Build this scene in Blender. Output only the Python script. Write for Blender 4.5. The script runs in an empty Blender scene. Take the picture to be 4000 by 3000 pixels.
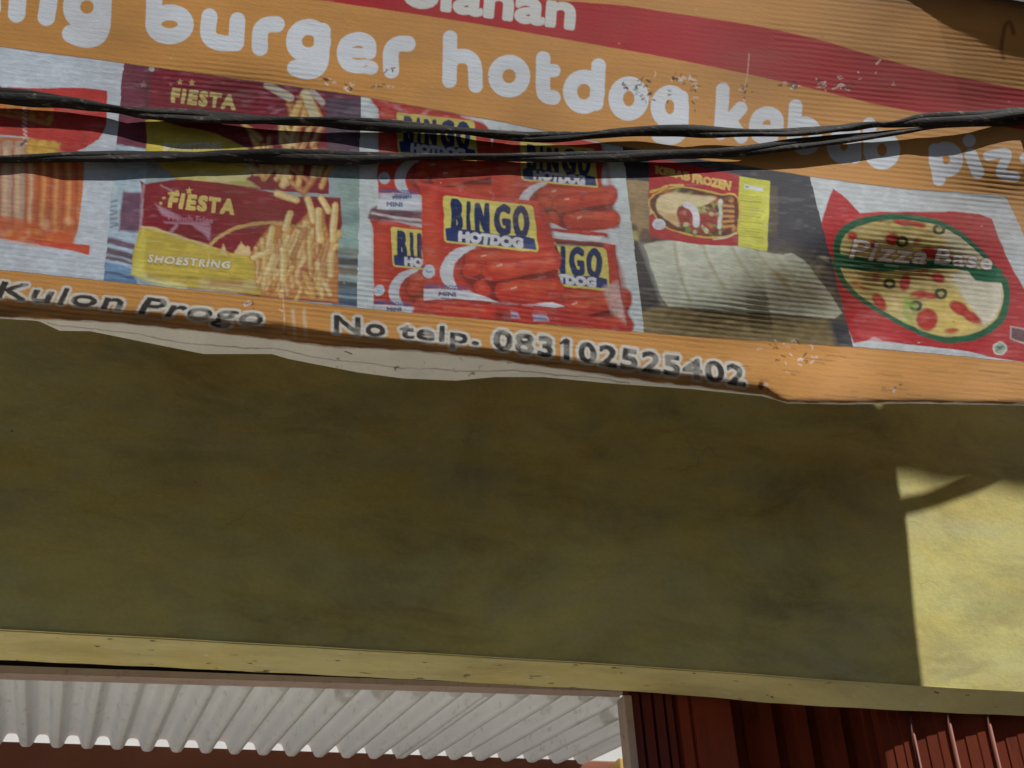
import bpy, bmesh, math, random
import numpy as np
from mathutils import Matrix, Vector

sc = bpy.context.scene
COL = sc.collection
random.seed(7)
RNG = np.random.default_rng(11)

# ------------------------------------------------------------------ camera
FPX = 5480.0                                   # focal length in pixels of a 4000 px wide frame
CAM_R = np.array([[0.95561254, -0.10411308, -0.27561775],
                  [-0.28908961, -0.51184791, -0.80897399],
                  [-0.05684959, 0.85274391, -0.51922629]])
CAM_C = np.array([-0.75794882, -2.22467846, 1.55])
cam = bpy.data.cameras.new('camera')
cam.sensor_fit = 'HORIZONTAL'
cam.sensor_width = 36.0
cam.lens = FPX / 4000.0 * 36.0
cam.clip_start = 0.05
cam.clip_end = 2000
camo = bpy.data.objects.new('camera', cam)
COL.objects.link(camo)
mw = Matrix.Identity(4)
for i in range(3):
    for j in range(3):
        mw[i][j] = CAM_R[i, j]
    mw[i][3] = CAM_C[i]
camo.matrix_world = mw
sc.camera = camo

# ------------------------------------------------------------------ light
SUN = np.array([1.56, -1.0, 2.2])
SUN = SUN / np.linalg.norm(SUN)
world = bpy.data.worlds.new('World')
sc.world = world
world.use_nodes = True
wn = world.node_tree
wn.nodes.clear()
sky = wn.nodes.new('ShaderNodeTexSky')
sky.sky_type = 'NISHITA'
sky.sun_disc = False
sky.sun_elevation = math.asin(SUN[2])
sky.sun_rotation = math.atan2(SUN[0], SUN[1])
bg = wn.nodes.new('ShaderNodeBackground')
bg.inputs[1].default_value = 0.05
wo = wn.nodes.new('ShaderNodeOutputWorld')
wn.links.new(sky.outputs[0], bg.inputs[0])
wn.links.new(bg.outputs[0], wo.inputs[0])
sun = bpy.data.lights.new('sun', 'SUN')
sun.energy = 5.0
sun.angle = math.radians(0.53)
sun.color = (1.0, 0.985, 0.935)
suno = bpy.data.objects.new('sun', sun)
COL.objects.link(suno)
suno.rotation_euler = Vector(SUN).to_track_quat('Z', 'Y').to_euler()
sc.view_settings.view_transform = 'Standard'
sc.view_settings.look = 'None'
sc.view_settings.gamma = 1.0
sc.view_settings.use_curve_mapping = False
sc.view_settings.exposure = 0.28
sc.cycles.max_bounces = 6
sc.cycles.diffuse_bounces = 4

# ------------------------------------------------------------------ helpers
def at(px, py, Y):
    """photo pixel -> world point on the vertical plane y = Y (arrays allowed)"""
    px = np.asarray(px, float); py = np.asarray(py, float)
    u = px - 2000.0; v = -(py - 1500.0)
    d = [CAM_R[i, 0] * u + CAM_R[i, 1] * v - CAM_R[i, 2] * FPX for i in range(3)]
    t = (Y - CAM_C[1]) / d[1]
    return np.stack([CAM_C[i] + d[i] * t for i in range(3)], -1)

def lin(c):
    c = np.asarray(c, float) / 255.0
    return np.where(c <= 0.04045, c / 12.92, ((c + 0.055) / 1.055) ** 2.4)

def empty(name, loc=(0, 0, 0)):
    o = bpy.data.objects.new(name, None)
    o.empty_display_size = 0.1
    COL.objects.link(o)
    o.location = loc
    return o

def tag(o, label=None, cat=None, group=None, kind=None):
    if label: o['label'] = label
    if cat: o['category'] = cat
    if group: o['group'] = group
    if kind: o['kind'] = kind
    return o

def link(name, me, mat=None, parent=None):
    o = bpy.data.objects.new(name, me)
    COL.objects.link(o)
    if mat is not None:
        me.materials.append(mat)
    if parent is not None:
        o.parent = parent
        bpy.context.view_layer.update()
        o.matrix_parent_inverse = parent.matrix_world.inverted()
    return o

def mesh_obj(name, verts, faces, mat=None, parent=None, smooth=False):
    me = bpy.data.meshes.new(name)
    me.from_pydata([tuple(map(float, v)) for v in verts], [], [tuple(f) for f in faces])
    me.update()
    if smooth:
        me.shade_smooth()
    return link(name, me, mat, parent)

def box_mesh(bm, lo, hi):
    vs = [bm.verts.new((x, y, z)) for x in (lo[0], hi[0]) for y in (lo[1], hi[1]) for z in (lo[2], hi[2])]
    for f in ((0, 1, 3, 2), (4, 6, 7, 5), (0, 4, 5, 1), (2, 3, 7, 6), (0, 2, 6, 4), (1, 5, 7, 3)):
        bm.faces.new([vs[i] for i in f])

def box(name, lo, hi, mat, parent=None, bevel=0.0):
    bm = bmesh.new()
    box_mesh(bm, lo, hi)
    if bevel > 0:
        bmesh.ops.bevel(bm, geom=bm.edges[:], offset=bevel, segments=2, affect='EDGES', profile=0.6)
    bmesh.ops.recalc_face_normals(bm, faces=bm.faces)
    me = bpy.data.meshes.new(name)
    bm.to_mesh(me); bm.free()
    return link(name, me, mat, parent)

class NT:
    def __init__(self, name):
        self.m = bpy.data.materials.new(name)
        self.m.use_nodes = True
        self.t = self.m.node_tree
        self.b = self.t.nodes['Principled BSDF']
    def n(self, typ, **kw):
        nd = self.t.nodes.new(typ)
        for k, v in kw.items():
            if k.startswith('i_'):
                nd.inputs[k[2:].replace('_', ' ')].default_value = v
            else:
                setattr(nd, k, v)
        return nd
    def l(self, a, b):
        self.t.links.new(a, b)
    def coords(self, scale=(1, 1, 1)):
        g = self.n('ShaderNodeNewGeometry')
        mp = self.n('ShaderNodeMapping')
        mp.inputs['Scale'].default_value = scale
        self.l(g.outputs['Position'], mp.inputs['Vector'])
        return mp.outputs[0]
    def noise(self, vec, scale, detail=4, rough=0.55, dist=0.0):
        nd = self.n('ShaderNodeTexNoise')
        nd.inputs['Scale'].default_value = scale
        nd.inputs['Detail'].default_value = detail
        nd.inputs['Roughness'].default_value = rough
        nd.inputs['Distortion'].default_value = dist
        self.l(vec, nd.inputs['Vector'])
        return nd.outputs[0]
    def ramp(self, fac, stops):
        r = self.n('ShaderNodeValToRGB')
        e = r.color_ramp.elements
        while len(e) < len(stops):
            e.new(0.5)
        for k, (p, c) in enumerate(stops):
            e[k].position = p
            e[k].color = (*c, 1) if len(c) == 3 else c
        self.l(fac, r.inputs[0])
        return r.outputs[0]
    def mix(self, fac, a, b, mode='MIX'):
        m = self.n('ShaderNodeMix', data_type='RGBA', blend_type=mode)
        if isinstance(fac, (int, float)): m.inputs[0].default_value = fac
        else: self.l(fac, m.inputs[0])
        for s, v in ((6, a), (7, b)):
            if isinstance(v, (tuple, list)): m.inputs[s].default_value = (*v[:3], 1)
            else: self.l(v, m.inputs[s])
        return m.outputs[2]
    def bump(self, h, strength, dist):
        b = self.n('ShaderNodeBump')
        b.inputs['Strength'].default_value = strength
        b.inputs['Distance'].default_value = dist
        self.l(h, b.inputs['Height'])
        self.l(b.outputs[0], self.b.inputs['Normal'])
    def done(self, col, rough=0.7, spec=0.3):
        if isinstance(col, (tuple, list)): self.b.inputs['Base Color'].default_value = (*col[:3], 1)
        else: self.l(col, self.b.inputs['Base Color'])
        if isinstance(rough, (int, float)): self.b.inputs['Roughness'].default_value = rough
        else: self.l(rough, self.b.inputs['Roughness'])
        self.b.inputs['Specular IOR Level'].default_value = spec
        return self.m

BW = lambda a: (a, a, a)

def simple(name, c1, c2, scale=8, rough=0.7, spec=0.3, bump=0.0, stretch=(1, 1, 1), dirt=None):
    t = NT(name)
    v = t.coords(stretch)
    c = t.ramp(t.noise(v, scale, 5), [(0.3, c1), (0.7, c2)])
    if dirt:
        d = t.ramp(t.noise(v, scale * 3.1, 6, 0.7), [(0.56, BW(0)), (0.7, BW(1))])
        c = t.mix(d, c, dirt)
    if bump:
        t.bump(t.noise(v, scale * 9, 4), bump, 0.004)
    return t.done(c, rough, spec)

S_OFF = 0.38                                  # the banner hangs this far in front of the wall
# ------------------------------------------------------------------ materials
def wall_material():
    t = NT('yellow_wall_paint')
    v = t.coords()
    vs = t.coords((0.45, 1, 1.0))
    big = t.noise(vs, 2.6, 5, 0.6, 0.6)
    c = t.ramp(big, [(0.32, (0.57, 0.53, 0.225)), (0.45, (0.64, 0.57, 0.19)), (0.55, (0.58, 0.56, 0.235)), (0.66, (0.66, 0.57, 0.155))])
    mid = t.noise(t.coords((0.5, 1, 1.0)), 9, 5, 0.6, 0.8)
    c = t.mix(t.ramp(mid, [(0.50, BW(0)), (0.66, BW(0.45))]), c, (0.60, 0.47, 0.12))
    mid2 = t.noise(t.coords((0.5, 1, 1.1)), 6.0, 6, 0.6, 0.5)
    c = t.mix(t.ramp(mid2, [(0.52, BW(0)), (0.70, BW(0.55))]), c, (0.48, 0.45, 0.29))
    warm = t.noise(t.coords((0.35, 1, 1.1)), 8.0, 6, 0.65, 0.4)
    c = t.mix(t.ramp(warm, [(0.56, BW(0)), (0.74, BW(0.45))]), c, (0.47, 0.36, 0.17))
    smear = t.noise(t.coords((0.42, 1, 1.0)), 8.0, 8, 0.66, 0.5)
    c = t.mix(1.0, c, t.ramp(smear, [(0.28, (0.60, 0.58, 0.60)), (0.5, (0.96, 0.96, 0.96)), (0.75, (1.08, 1.07, 1.04))]), 'MULTIPLY')
    blot = t.noise(t.coords((0.8, 1, 1.0)), 3.4, 9, 0.68, 0.3)
    c = t.mix(1.0, c, t.ramp(blot, [(0.3, (0.66, 0.64, 0.64)), (0.5, (0.95, 0.94, 0.94)), (0.7, (1.08, 1.06, 1.0))]), 'MULTIPLY')
    fine = t.noise(v, 120, 3)
    c = t.mix(0.35, c, t.ramp(fine, [(0.3, BW(0.8)), (0.7, BW(1.1))]), 'MULTIPLY')
    # hairline cracks
    vo = t.n('ShaderNodeTexVoronoi', feature='DISTANCE_TO_EDGE')
    vo.inputs['Scale'].default_value = 3.4
    wv = t.n('ShaderNodeVectorMath', operation='ADD')
    nn = t.n('ShaderNodeTexNoise'); nn.inputs['Scale'].default_value = 16; nn.inputs['Detail'].default_value = 5
    t.l(v, nn.inputs['Vector'])
    sc_ = t.n('ShaderNodeVectorMath', operation='SCALE'); sc_.inputs['Scale'].default_value = 0.09
    t.l(nn.outputs['Color'], sc_.inputs[0]); t.l(v, wv.inputs[0]); t.l(sc_.outputs[0], wv.inputs[1])
    t.l(wv.outputs[0], vo.inputs['Vector'])
    line = t.ramp(vo.outputs[0], [(0.0, BW(1)), (0.006, BW(0))])
    msk = t.ramp(t.noise(v, 5.0, 4), [(0.56, BW(0)), (0.62, BW(0.3))])
    ck = t.mix(1.0, line, msk, 'MULTIPLY')
    c = t.mix(ck, c, (0.12, 0.10, 0.06))
    spk = t.ramp(t.noise(t.coords((1, 1, 2.2)), 46, 3, 0.5), [(0.735, BW(0)), (0.77, BW(0.8))])
    c = t.mix(spk, c, (0.10, 0.08, 0.05))
    t.bump(t.noise(t.coords((0.7, 1, 1)), 14, 14, 0.74), 0.30, 0.006)
    return t.done(c, 0.75, 0.2)

def soffit_material():
    t = NT('chipped_cream_paint')
    v = t.coords((0.6, 1, 1))
    c = t.ramp(t.noise(v, 7, 6), [(0.3, (0.66, 0.60, 0.31)), (0.5, (0.71, 0.64, 0.32)), (0.7, (0.74, 0.62, 0.25))])
    chips = t.noise(t.coords((0.5, 1.5, 1)), 55, 4, 0.6)
    c = t.mix(t.ramp(chips, [(0.65, BW(0)), (0.68, BW(1))]), c, (0.75, 0.73, 0.66))
    hole = t.noise(t.coords((0.45, 1.3, 1)), 63, 3, 0.5, 0.4)
    c = t.mix(t.ramp(hole, [(0.68, BW(0)), (0.71, BW(0.9))]), c, (0.10, 0.08, 0.06))
    sm = t.noise(t.coords((0.8, 2, 1)), 5, 7, 0.65)
    c = t.mix(1.0, c, t.ramp(sm, [(0.3, (0.72, 0.70, 0.66)), (0.55, (1, 1, 1))]), 'MULTIPLY')
    t.bump(t.noise(v, 60, 6), 0.4, 0.004)
    return t.done(c, 0.7, 0.25)

def vinyl_material():
    t = NT('printed_vinyl')
    at_ = t.n('ShaderNodeAttribute', attribute_name='print')
    v = t.coords()
    st = t.coords((0.35, 1, 1.6))
    k = t.ramp(t.noise(st, 30, 6, 0.65), [(0.25, BW(0.92)), (0.5, BW(0.985)), (0.75, BW(1.03))])
    c = t.mix(1.0, at_.outputs['Color'], k, 'MULTIPLY')
    k2 = t.ramp(t.noise(v, 420, 3), [(0.3, BW(0.93)), (0.7, BW(1.05))])
    c = t.mix(1.0, c, k2, 'MULTIPLY')
    # sun-bleached threads of the weave
    thr = t.ramp(t.noise(t.coords((6, 1, 90)), 5.0, 4, 0.6), [(0.62, BW(0)), (0.80, BW(0.05))])
    c = t.mix(thr, c, (0.75, 0.70, 0.62))
    # grime
    g = t.ramp(t.noise(t.coords((1, 1, 1.4)), 6.5, 7, 0.7), [(0.58, BW(0)), (0.76, BW(0.22))])
    c = t.mix(g, c, (0.22, 0.16, 0.10))
    t.bump(t.noise(t.coords((0.5, 1, 2.2)), 130, 4), 0.25, 0.0015)
    return t.done(c, 0.72, 0.06)

M_WALL = wall_material()
M_SOFFIT = soffit_material()
M_VINYL = vinyl_material()
M_ASPHALT = simple('asphalt', (0.038, 0.033, 0.027), (0.058, 0.050, 0.041), 14, 0.9, 0.2, 0.6)
M_TILE = simple('pale_floor_tile', (0.78, 0.70, 0.57), (0.84, 0.76, 0.63), 3, 0.5, 0.4)
M_FLOOR_IN = simple('concrete', (0.40, 0.39, 0.37), (0.48, 0.47, 0.45), 4, 0.8, 0.2)
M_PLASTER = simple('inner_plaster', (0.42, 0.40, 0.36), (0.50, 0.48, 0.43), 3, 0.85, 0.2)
M_DARKWOOD = simple('dark_timber', (0.035, 0.022, 0.015), (0.07, 0.045, 0.03), 12, 0.75, 0.25, 0.3, (1, 6, 6))
M_ZINC = simple('eave_sheet', (0.25, 0.24, 0.23), (0.36, 0.34, 0.33), 9, 0.6, 0.3)
M_SHEET = simple('white_corrugated_sheet', (0.80, 0.81, 0.83), (0.86, 0.87, 0.89), 16, 0.55, 0.3, 0.15, (1, 0.3, 1), dirt=(0.62, 0.61, 0.59))
M_SHEET.node_tree.nodes['Principled BSDF'].inputs['Roughness'].default_value = 0.6
_t = M_SHEET.node_tree
_tr = _t.nodes.new('ShaderNodeBsdfTranslucent'); _mx = _t.nodes.new('ShaderNodeMixShader'); _mx.inputs[0].default_value = 0.05
_src = _t.nodes['Principled BSDF'].inputs['Base Color'].links[0].from_socket
_dk = _t.nodes.new('ShaderNodeMix'); _dk.data_type = 'RGBA'; _dk.blend_type = 'MULTIPLY'; _dk.inputs[0].default_value = 1.0; _dk.inputs[7].default_value = (1.0, 0.99, 0.97, 1)
_t.links.new(_src, _dk.inputs[6]); _t.links.new(_dk.outputs[2], _t.nodes['Principled BSDF'].inputs['Base Color'])
_t.links.new(_src, _tr.inputs[0]); _t.links.new(_t.nodes['Principled BSDF'].outputs[0], _mx.inputs[1]); _t.links.new(_tr.outputs[0], _mx.inputs[2])
_t.links.new(_mx.outputs[0], _t.nodes['Material Output'].inputs[0])
M_BEAM = simple('red_brown_beam_paint', (0.21, 0.072, 0.04), (0.29, 0.10, 0.05), 7, 0.6, 0.3, 0.15, (0.5, 1, 1), dirt=(0.22, 0.10, 0.08))
M_PINK = simple('faded_pink_frame_paint', (0.50, 0.37, 0.32), (0.58, 0.45, 0.40), 20, 0.65, 0.3, 0.2, dirt=(0.38, 0.27, 0.24))
M_OCHRE = simple('ochre_post_paint', (0.60, 0.36, 0.10), (0.68, 0.44, 0.14), 15, 0.6, 0.3)
M_DOOR = simple('red_door_enamel', (0.20, 0.036, 0.018), (0.28, 0.052, 0.024), 10, 0.6, 0.2, 0.1, (1, 1, 0.25), dirt=(0.16, 0.035, 0.02))
M_DOOR2 = simple('maroon_door_enamel', (0.11, 0.024, 0.022), (0.17, 0.035, 0.026), 10, 0.6, 0.2, 0.1, (1, 1, 0.25))
M_LEAF = simple('dark_red_leaf_enamel', (0.125, 0.024, 0.011), (0.175, 0.034, 0.014), 10, 0.7, 0.05, 0.1, (1, 1, 0.25), dirt=(0.09, 0.02, 0.014))
M_ROD = simple('hinge_rod_paint', (0.15, 0.045, 0.03), (0.20, 0.065, 0.045), 18, 0.6, 0.2)
M_HOLE = simple('dark_interior', (0.012, 0.010, 0.010), (0.02, 0.016, 0.015), 4, 0.95, 0.05)  # near-black colour in place of shade inside the shop
M_CABLE = simple('dusty_black_rubber', (0.013, 0.0115, 0.0105), (0.030, 0.026, 0.023), 26, 0.8, 0.12, 0.3, (0.4, 1, 1), dirt=(0.17, 0.15, 0.125))

# ------------------------------------------------------------------ setting
def sheet(name, x0, x1, y0, y1, z, mat, **kw):
    o = mesh_obj(name, [(x0, y0, z), (x1, y0, z), (x1, y1, z), (x0, y1, z)], [(0, 1, 2, 3)], mat)
    return tag(o, kind='structure', **kw)

sheet('road', -400, 400, -6.5, 400, 0.0, M_ASPHALT)
# unseen slope added across the road to hold back sky light
vs, fs = [], []
NXH, NYH = 90, 26
for j in range(NYH):
    y = -6.5 - 0.9 * j - 0.16 * j * j
    for i in range(NXH):
        x = -160 + 320 * i / (NXH - 1)
        hgt = 13.0 * (1 - math.exp(-(j / 5.5) ** 1.6)) if j else 0.0
        vs.append((x, y, hgt * (1 + 0.18 * math.sin(x * 0.11 + j) + 0.10 * math.sin(x * 0.37 + j * 1.7)) + (0.0 if j else 0.0)))
for j in range(NYH - 1):
    for i in range(NXH - 1):
        a = j * NXH + i
        fs.append((a, a + 1, a + NXH + 1, a + NXH))
tag(mesh_obj('sky_block_slope', vs, fs, simple('sky_block_brown', (0.028, 0.020, 0.010), (0.052, 0.037, 0.018), 1.5, 0.9, 0.1), None, True), kind='structure')
fl = box('pavement', (-5, -1.15, 0.004), (0.10, 1.05, 0.12), M_TILE, bevel=0.01); tag(fl, kind='structure')
fl2 = box('shop_floor', (-5, 1.054, 0.004), (5, 6.0, 0.118), M_FLOOR_IN); tag(fl2, kind='structure')

# ------------------------------------------------------------------ building
shop = empty('shop_building', (0, 0, 0))
tag(shop, 'yellow painted shop front in shade with a cream lintel edge and a red folding door', 'building')

# front wall: slab with a hand-plastered, uneven lower edge
TOPPTS = np.array([(-900, 2412), (0, 2466), (1600, 2552), (2300, 2596), (3000, 2644), (3606, 2686), (4000, 2709), (4900, 2765)], float)
BOTPTS = np.array([(-900, 2523), (0, 2577), (1600, 2650), (2441, 2698), (2700, 2716), (3000, 2744), (3500, 2772), (4000, 2795), (4900, 2850)], float)
pxs = np.linspace(-900, 4900, 120)
ty = np.interp(pxs, TOPPTS[:, 0], TOPPTS[:, 1]); by = np.interp(pxs, BOTPTS[:, 0], BOTPTS[:, 1])
def sstep(a, b, x):
    t = np.clip((x - a) / (b - a), 0, 1); return t * t * (3 - 2 * t)
backY = 0.112 - 0.088 * sstep(2650, 3500, pxs)
E0 = at(pxs, ty, 0.0)
wob = 0.0006 * np.sin(pxs * 0.0031) + 0.0003 * np.sin(pxs * 0.011 + 1)
E0[:, 2] += wob
E1 = at(pxs, by, backY); E1[:, 2] += 0.8 * wob + 0.0004 * np.sin(pxs * 0.023)
n = len(pxs)
# wall face
NZ = 24
wv = []
for k in range(NZ + 1):
    f = k / NZ
    for i in range(n):
        wv.append((E0[i, 0], 0.0, E0[i, 2] * (1 - f) + 3.12 * f))
wf = [(k * n + i, k * n + i + 1, (k + 1) * n + i + 1, (k + 1) * n + i) for k in range(NZ) for i in range(n - 1)]
mesh_obj('wall', wv, wf, M_WALL, shop)
# lintel underside with rounded arris, then a back face going up
lv, lf = [], []
prof = [0.0, 0.06, 0.5, 0.94, 1.0]
for i in range(n):
    for f in prof:
        p = E0[i] * (1 - f) + E1[i] * f
        p[2] += (0.0035 if f == 0.0 else 0.0) - 0.0008
        lv.append((p[0], p[1] - (0.0016 if f == 0.0 else 0), p[2]))
    lv.append((E1[i, 0], E1[i, 1] + 0.001, 3.119)); lv.append((E0[i, 0], 0.001, 3.119))
q = len(prof) + 2
for i in range(n - 1):
    for k in range(q - 1):
        lf.append((i * q + k, i * q + k + 1, (i + 1) * q + k + 1, (i + 1) * q + k))
mesh_obj('lintel_underside', lv, lf, M_SOFFIT, shop)
# side walls of the shop, below and beside the opening (out of the picture)
box('side_wall', (-3.2, 0.002, 0.12), (-1.75, 0.115, 3.12), M_WALL, shop)
box('side_wall', (2.05, 0.003, 0.12), (4.6, 0.115, 3.12), M_WALL, shop)
box('side_wall', (2.85, 0.003, 3.122), (4.6, 0.115, 5.2), M_WALL, shop)
# eave over the neighbouring bay, to the right and above: a sheet on timber
EAVE_E = 0.95
XB = 1.33                                     # right end of the banner
EX = XB + 1.56 * (EAVE_E - S_OFF) - 0.07
ez = 2.850 + 2.2 * EAVE_E
bm = bmesh.new()
N = 96
rowv = []
for i in range(N + 1):
    x = EX + (5.5 - EX) * i / N
    dz = 0.012 * math.sin(2 * math.pi * x / 0.19)
    rowv.append([bm.verts.new((x, -EAVE_E, ez + dz * 0.4)), bm.verts.new((x + 0.75 * (1 - i / N), 0.0, ez + 0.30 + dz)), bm.verts.new((x + 0.75 * (1 - i / N), 0.0, ez + 0.303 + dz)), bm.verts.new((x, -EAVE_E - 0.002, ez + 0.004 + dz * 0.4))])
for a, b in zip(rowv, rowv[1:]):
    for k in range(4):
        bm.faces.new((a[k], a[(k + 1) % 4], b[(k + 1) % 4], b[k]))
bmesh.ops.recalc_face_normals(bm, faces=bm.faces)
me = bpy.data.meshes.new('eave_sheet'); bm.to_mesh(me); bm.free()
link('eave_sheet', me, M_ZINC, shop)

# ---- corrugated roof seen through the opening on the left
DIRC = at(80, 3960, 0.0) - CAM_C; DIRC /= np.linalg.norm(DIRC)
if DIRC[1] < 0: DIRC = -DIRC
DIRC[0] = 0.0; DIRC /= np.linalg.norm(DIRC)
YN = 0.345
na = at(0, 2612, 0.30); nb = at(2400, 2712, 0.30)
ZN = 0.5 * (na[2] + nb[2]) + 0.028
def far_hit(px, py):
    u = np.array([px - 2000.0, -(py - 1500.0), -FPX]); d = CAM_R @ u
    # plane through (.,YN,ZN) spanned by x and DIRC
    nrm = np.array([0, -DIRC[2], DIRC[1]])
    t = nrm @ (np.array([0, YN, ZN]) - CAM_C) / (nrm @ d)
    return CAM_C + d * t
fa = far_hit(0, 2893); fb = far_hit(2000, 2952)
YF = 0.5 * (fa[1] + fb[1])
print('roof', ZN, na[2], nb[2], fa, fb, YF)
PITCH = 0.0685; AMP = 0.0165
def roof_z(y): return ZN + (y - YN) * DIRC[2] / DIRC[1]
def corr(x): 
    ph = 2 * math.pi * (x + 0.012) / PITCH
    s = math.sin(ph)
    return AMP * math.tanh(2.1 * s) / math.tanh(2.1)
laps = [(-2.05, -0.628, 0.0), (-0.630, 0.03, 0.0030), (0.0285, 0.226, 0.0), (0.226, 0.52, 0.0)]
for (xa, xb, off) in laps:
    Y0 = YN
    m = int((xb - xa) / PITCH * 22)
    vs, fs = [], []
    ys = [Y0 + g * (YF - Y0) for g in (0, .25, .5, .75, 1)]
    for y in ys + [YF + 0.0001]:
        for i in range(m + 1):
            x = xa + (xb - xa) * i / m
            vs.append((x, y, roof_z(min(y, YF)) + corr(x) - off + (0.0028 if y > YF else 0.0) + 0.0006 * math.sin(x * 9 + y * 5)))
    w = m + 1
    for j in range(len(ys)):
        for i in range(m):
            a = j * w + i
            fs.append((a, a + 1, a + w + 1, a + w))
    o = mesh_obj('corrugated_sheet', vs, fs, M_SHEET, shop, smooth=True)
    o.data.set_sharp_from_angle(angle=math.radians(60)) if hasattr(o.data, 'set_sharp_from_angle') else None
box('bounce_wall', (-1.22, 0.17, 0.12), (-1.12, YF - 0.02, 2.39), simple('bounce_wall_white', (0.78, 0.78, 0.76), (0.84, 0.84, 0.82), 3), shop)  # unseen white wall added to bounce sun onto the roof sheets
# beam the sheets rest on, and the wall below it
zb0 = roof_z(YF)
box('roof_beam', (-2.0, YF - 0.012, zb0 - 0.17), (0.95, YF + 0.06, zb0 - AMP * 0.40), M_BEAM, shop, 0.004)
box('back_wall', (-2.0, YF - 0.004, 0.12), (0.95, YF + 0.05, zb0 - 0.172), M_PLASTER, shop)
box('gap_sky_stand_in', (-4.0, YF + 1.2, 0.12), (1.6, YF + 1.3, 5.2), simple('gap_sky_stand_in_white', (0.7, 0.69, 0.66), (0.78, 0.77, 0.74), 3), shop)  # white wall added to stand in for bright sky in the gaps
# pink steel frame around the opening: top bar and right post
pa = at(0, 2604, 0.117); pb = at(2441, 2699, 0.117)
zt = 0.5 * (pa[2] + pb[2])
bv = []
for (px_, ya, yb2) in ((-2600, 2455, 2500), (0, 2599, 2629), (1600, 2655, 2676), (2441, 2689, 2702)):
    for Yv in (0.30, 0.333):
        T_ = at(px_, ya, 0.30); B_ = at(px_, yb2, 0.30)
        bv += [(T_[0], Yv, T_[2]), (B_[0], Yv, B_[2])]
bf = []
for i in range(3):
    a = 4 * i; b = a + 4
    bf += [(a, a + 1, b + 1, b), (a + 1, a + 3, b + 3, b + 1), (a + 3, a + 2, b + 2, b + 3), (a + 2, a, b, b + 2)]
box('gap_shade_board', (-1.7, 0.3345, ZN - 0.012), (0.5, 0.342, 2.60), M_HOLE, shop)  # near-black board added where the gap holds only shade
mesh_obj('frame_bar', bv, bf + [(0, 2, 3, 1), (12, 13, 15, 14)], M_PINK, shop)
c0 = at(2452, 2705, 0.116)
box('frame_post', (c0[0] - 0.010, 0.1135, 0.12), (c0[0] + 0.006, 0.150, zt - 0.0045), M_PINK, shop, 0.002)
ip = at(2418, 2960, YF - 0.06)
box('inner_post', (ip[0] - 0.012, YF - 0.09, 0.12), (ip[0] + 0.06, YF - 0.03, zb0 - 0.022), M_OCHRE, shop, 0.003)
# near-black panels added behind the folding door to keep skylight out
box('added_bay_dark_panel', (c0[0] + 0.335, 0.165, 0.12), (c0[0] + 0.353, 1.6, 2.52), M_HOLE, shop)
box('added_bay_dark_panel', (c0[0] + 0.354, 0.42, 0.12), (4.6, 0.45, 2.9), M_HOLE, shop)

box('bay_roof', (c0[0] + 0.30, 0.12, 2.62), (2.04, 0.6, 2.66), M_ZINC, shop)
# ---- folding door: part with panels and rods as sub-parts
door_lo = 0.13
def door_prof(name, pts, z1, mat, parent, th=0.0025):
    vs, fs = [], []
    m = len(pts)
    for z in (door_lo, z1):
        for (x, y) in pts: vs.append((x, y, z))
        for (x, y) in pts: vs.append((x, y + th, z))
    for i in range(m - 1):
        fs.append((i, i + 1, 2 * m + i + 1, 2 * m + i))
        fs.append((m + i + 1, m + i, 3 * m + i, 3 * m + i + 1))
        fs.append((2 * m + i, 2 * m + i + 1, 3 * m + i + 1, 3 * m + i))
    fs.append((0, 2 * m, 3 * m, m)); fs.append((m - 1, 2 * m - 1, 4 * m - 1, 3 * m - 1))
    return mesh_obj(name, vs, fs, mat, parent)
ztop = 2.43
def dx_at(zx, zy, Y): return at(2200 + .8137 * zx, 2650 + .8137 * zy, Y)[0]
# backing rail: the part the panels hang from
rail_x0 = dx_at(325, 250, 0.13)
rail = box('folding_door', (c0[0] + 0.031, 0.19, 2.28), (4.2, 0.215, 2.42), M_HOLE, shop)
xs = [dx_at(a, 250, 0.122) for a in (330, 388, 392, 446, 450, 503, 507, 543)]
for k in range(4):
    a, b = xs[2 * k], xs[2 * k + 1]
    w = b - a
    door_prof('door_slat', [(a, 0.145), (a + 0.08 * w, 0.124), (a + 0.86 * w, 0.122), (a + w, 0.145)], ztop, M_DOOR2, rail)
a = dx_at(548, 250, 0.122); b = dx_at(818, 250, 0.116)
w = b - a
door_prof('door_panel', [(a, 0.145), (a + .01, 0.124), (a + .25 * w, 0.121), (a + .27 * w, 0.127), (a + .31 * w, 0.127), (a + .33 * w, 0.119), (b, 0.115), (b + 0.002, 0.16)], ztop, M_DOOR, rail)
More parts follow.
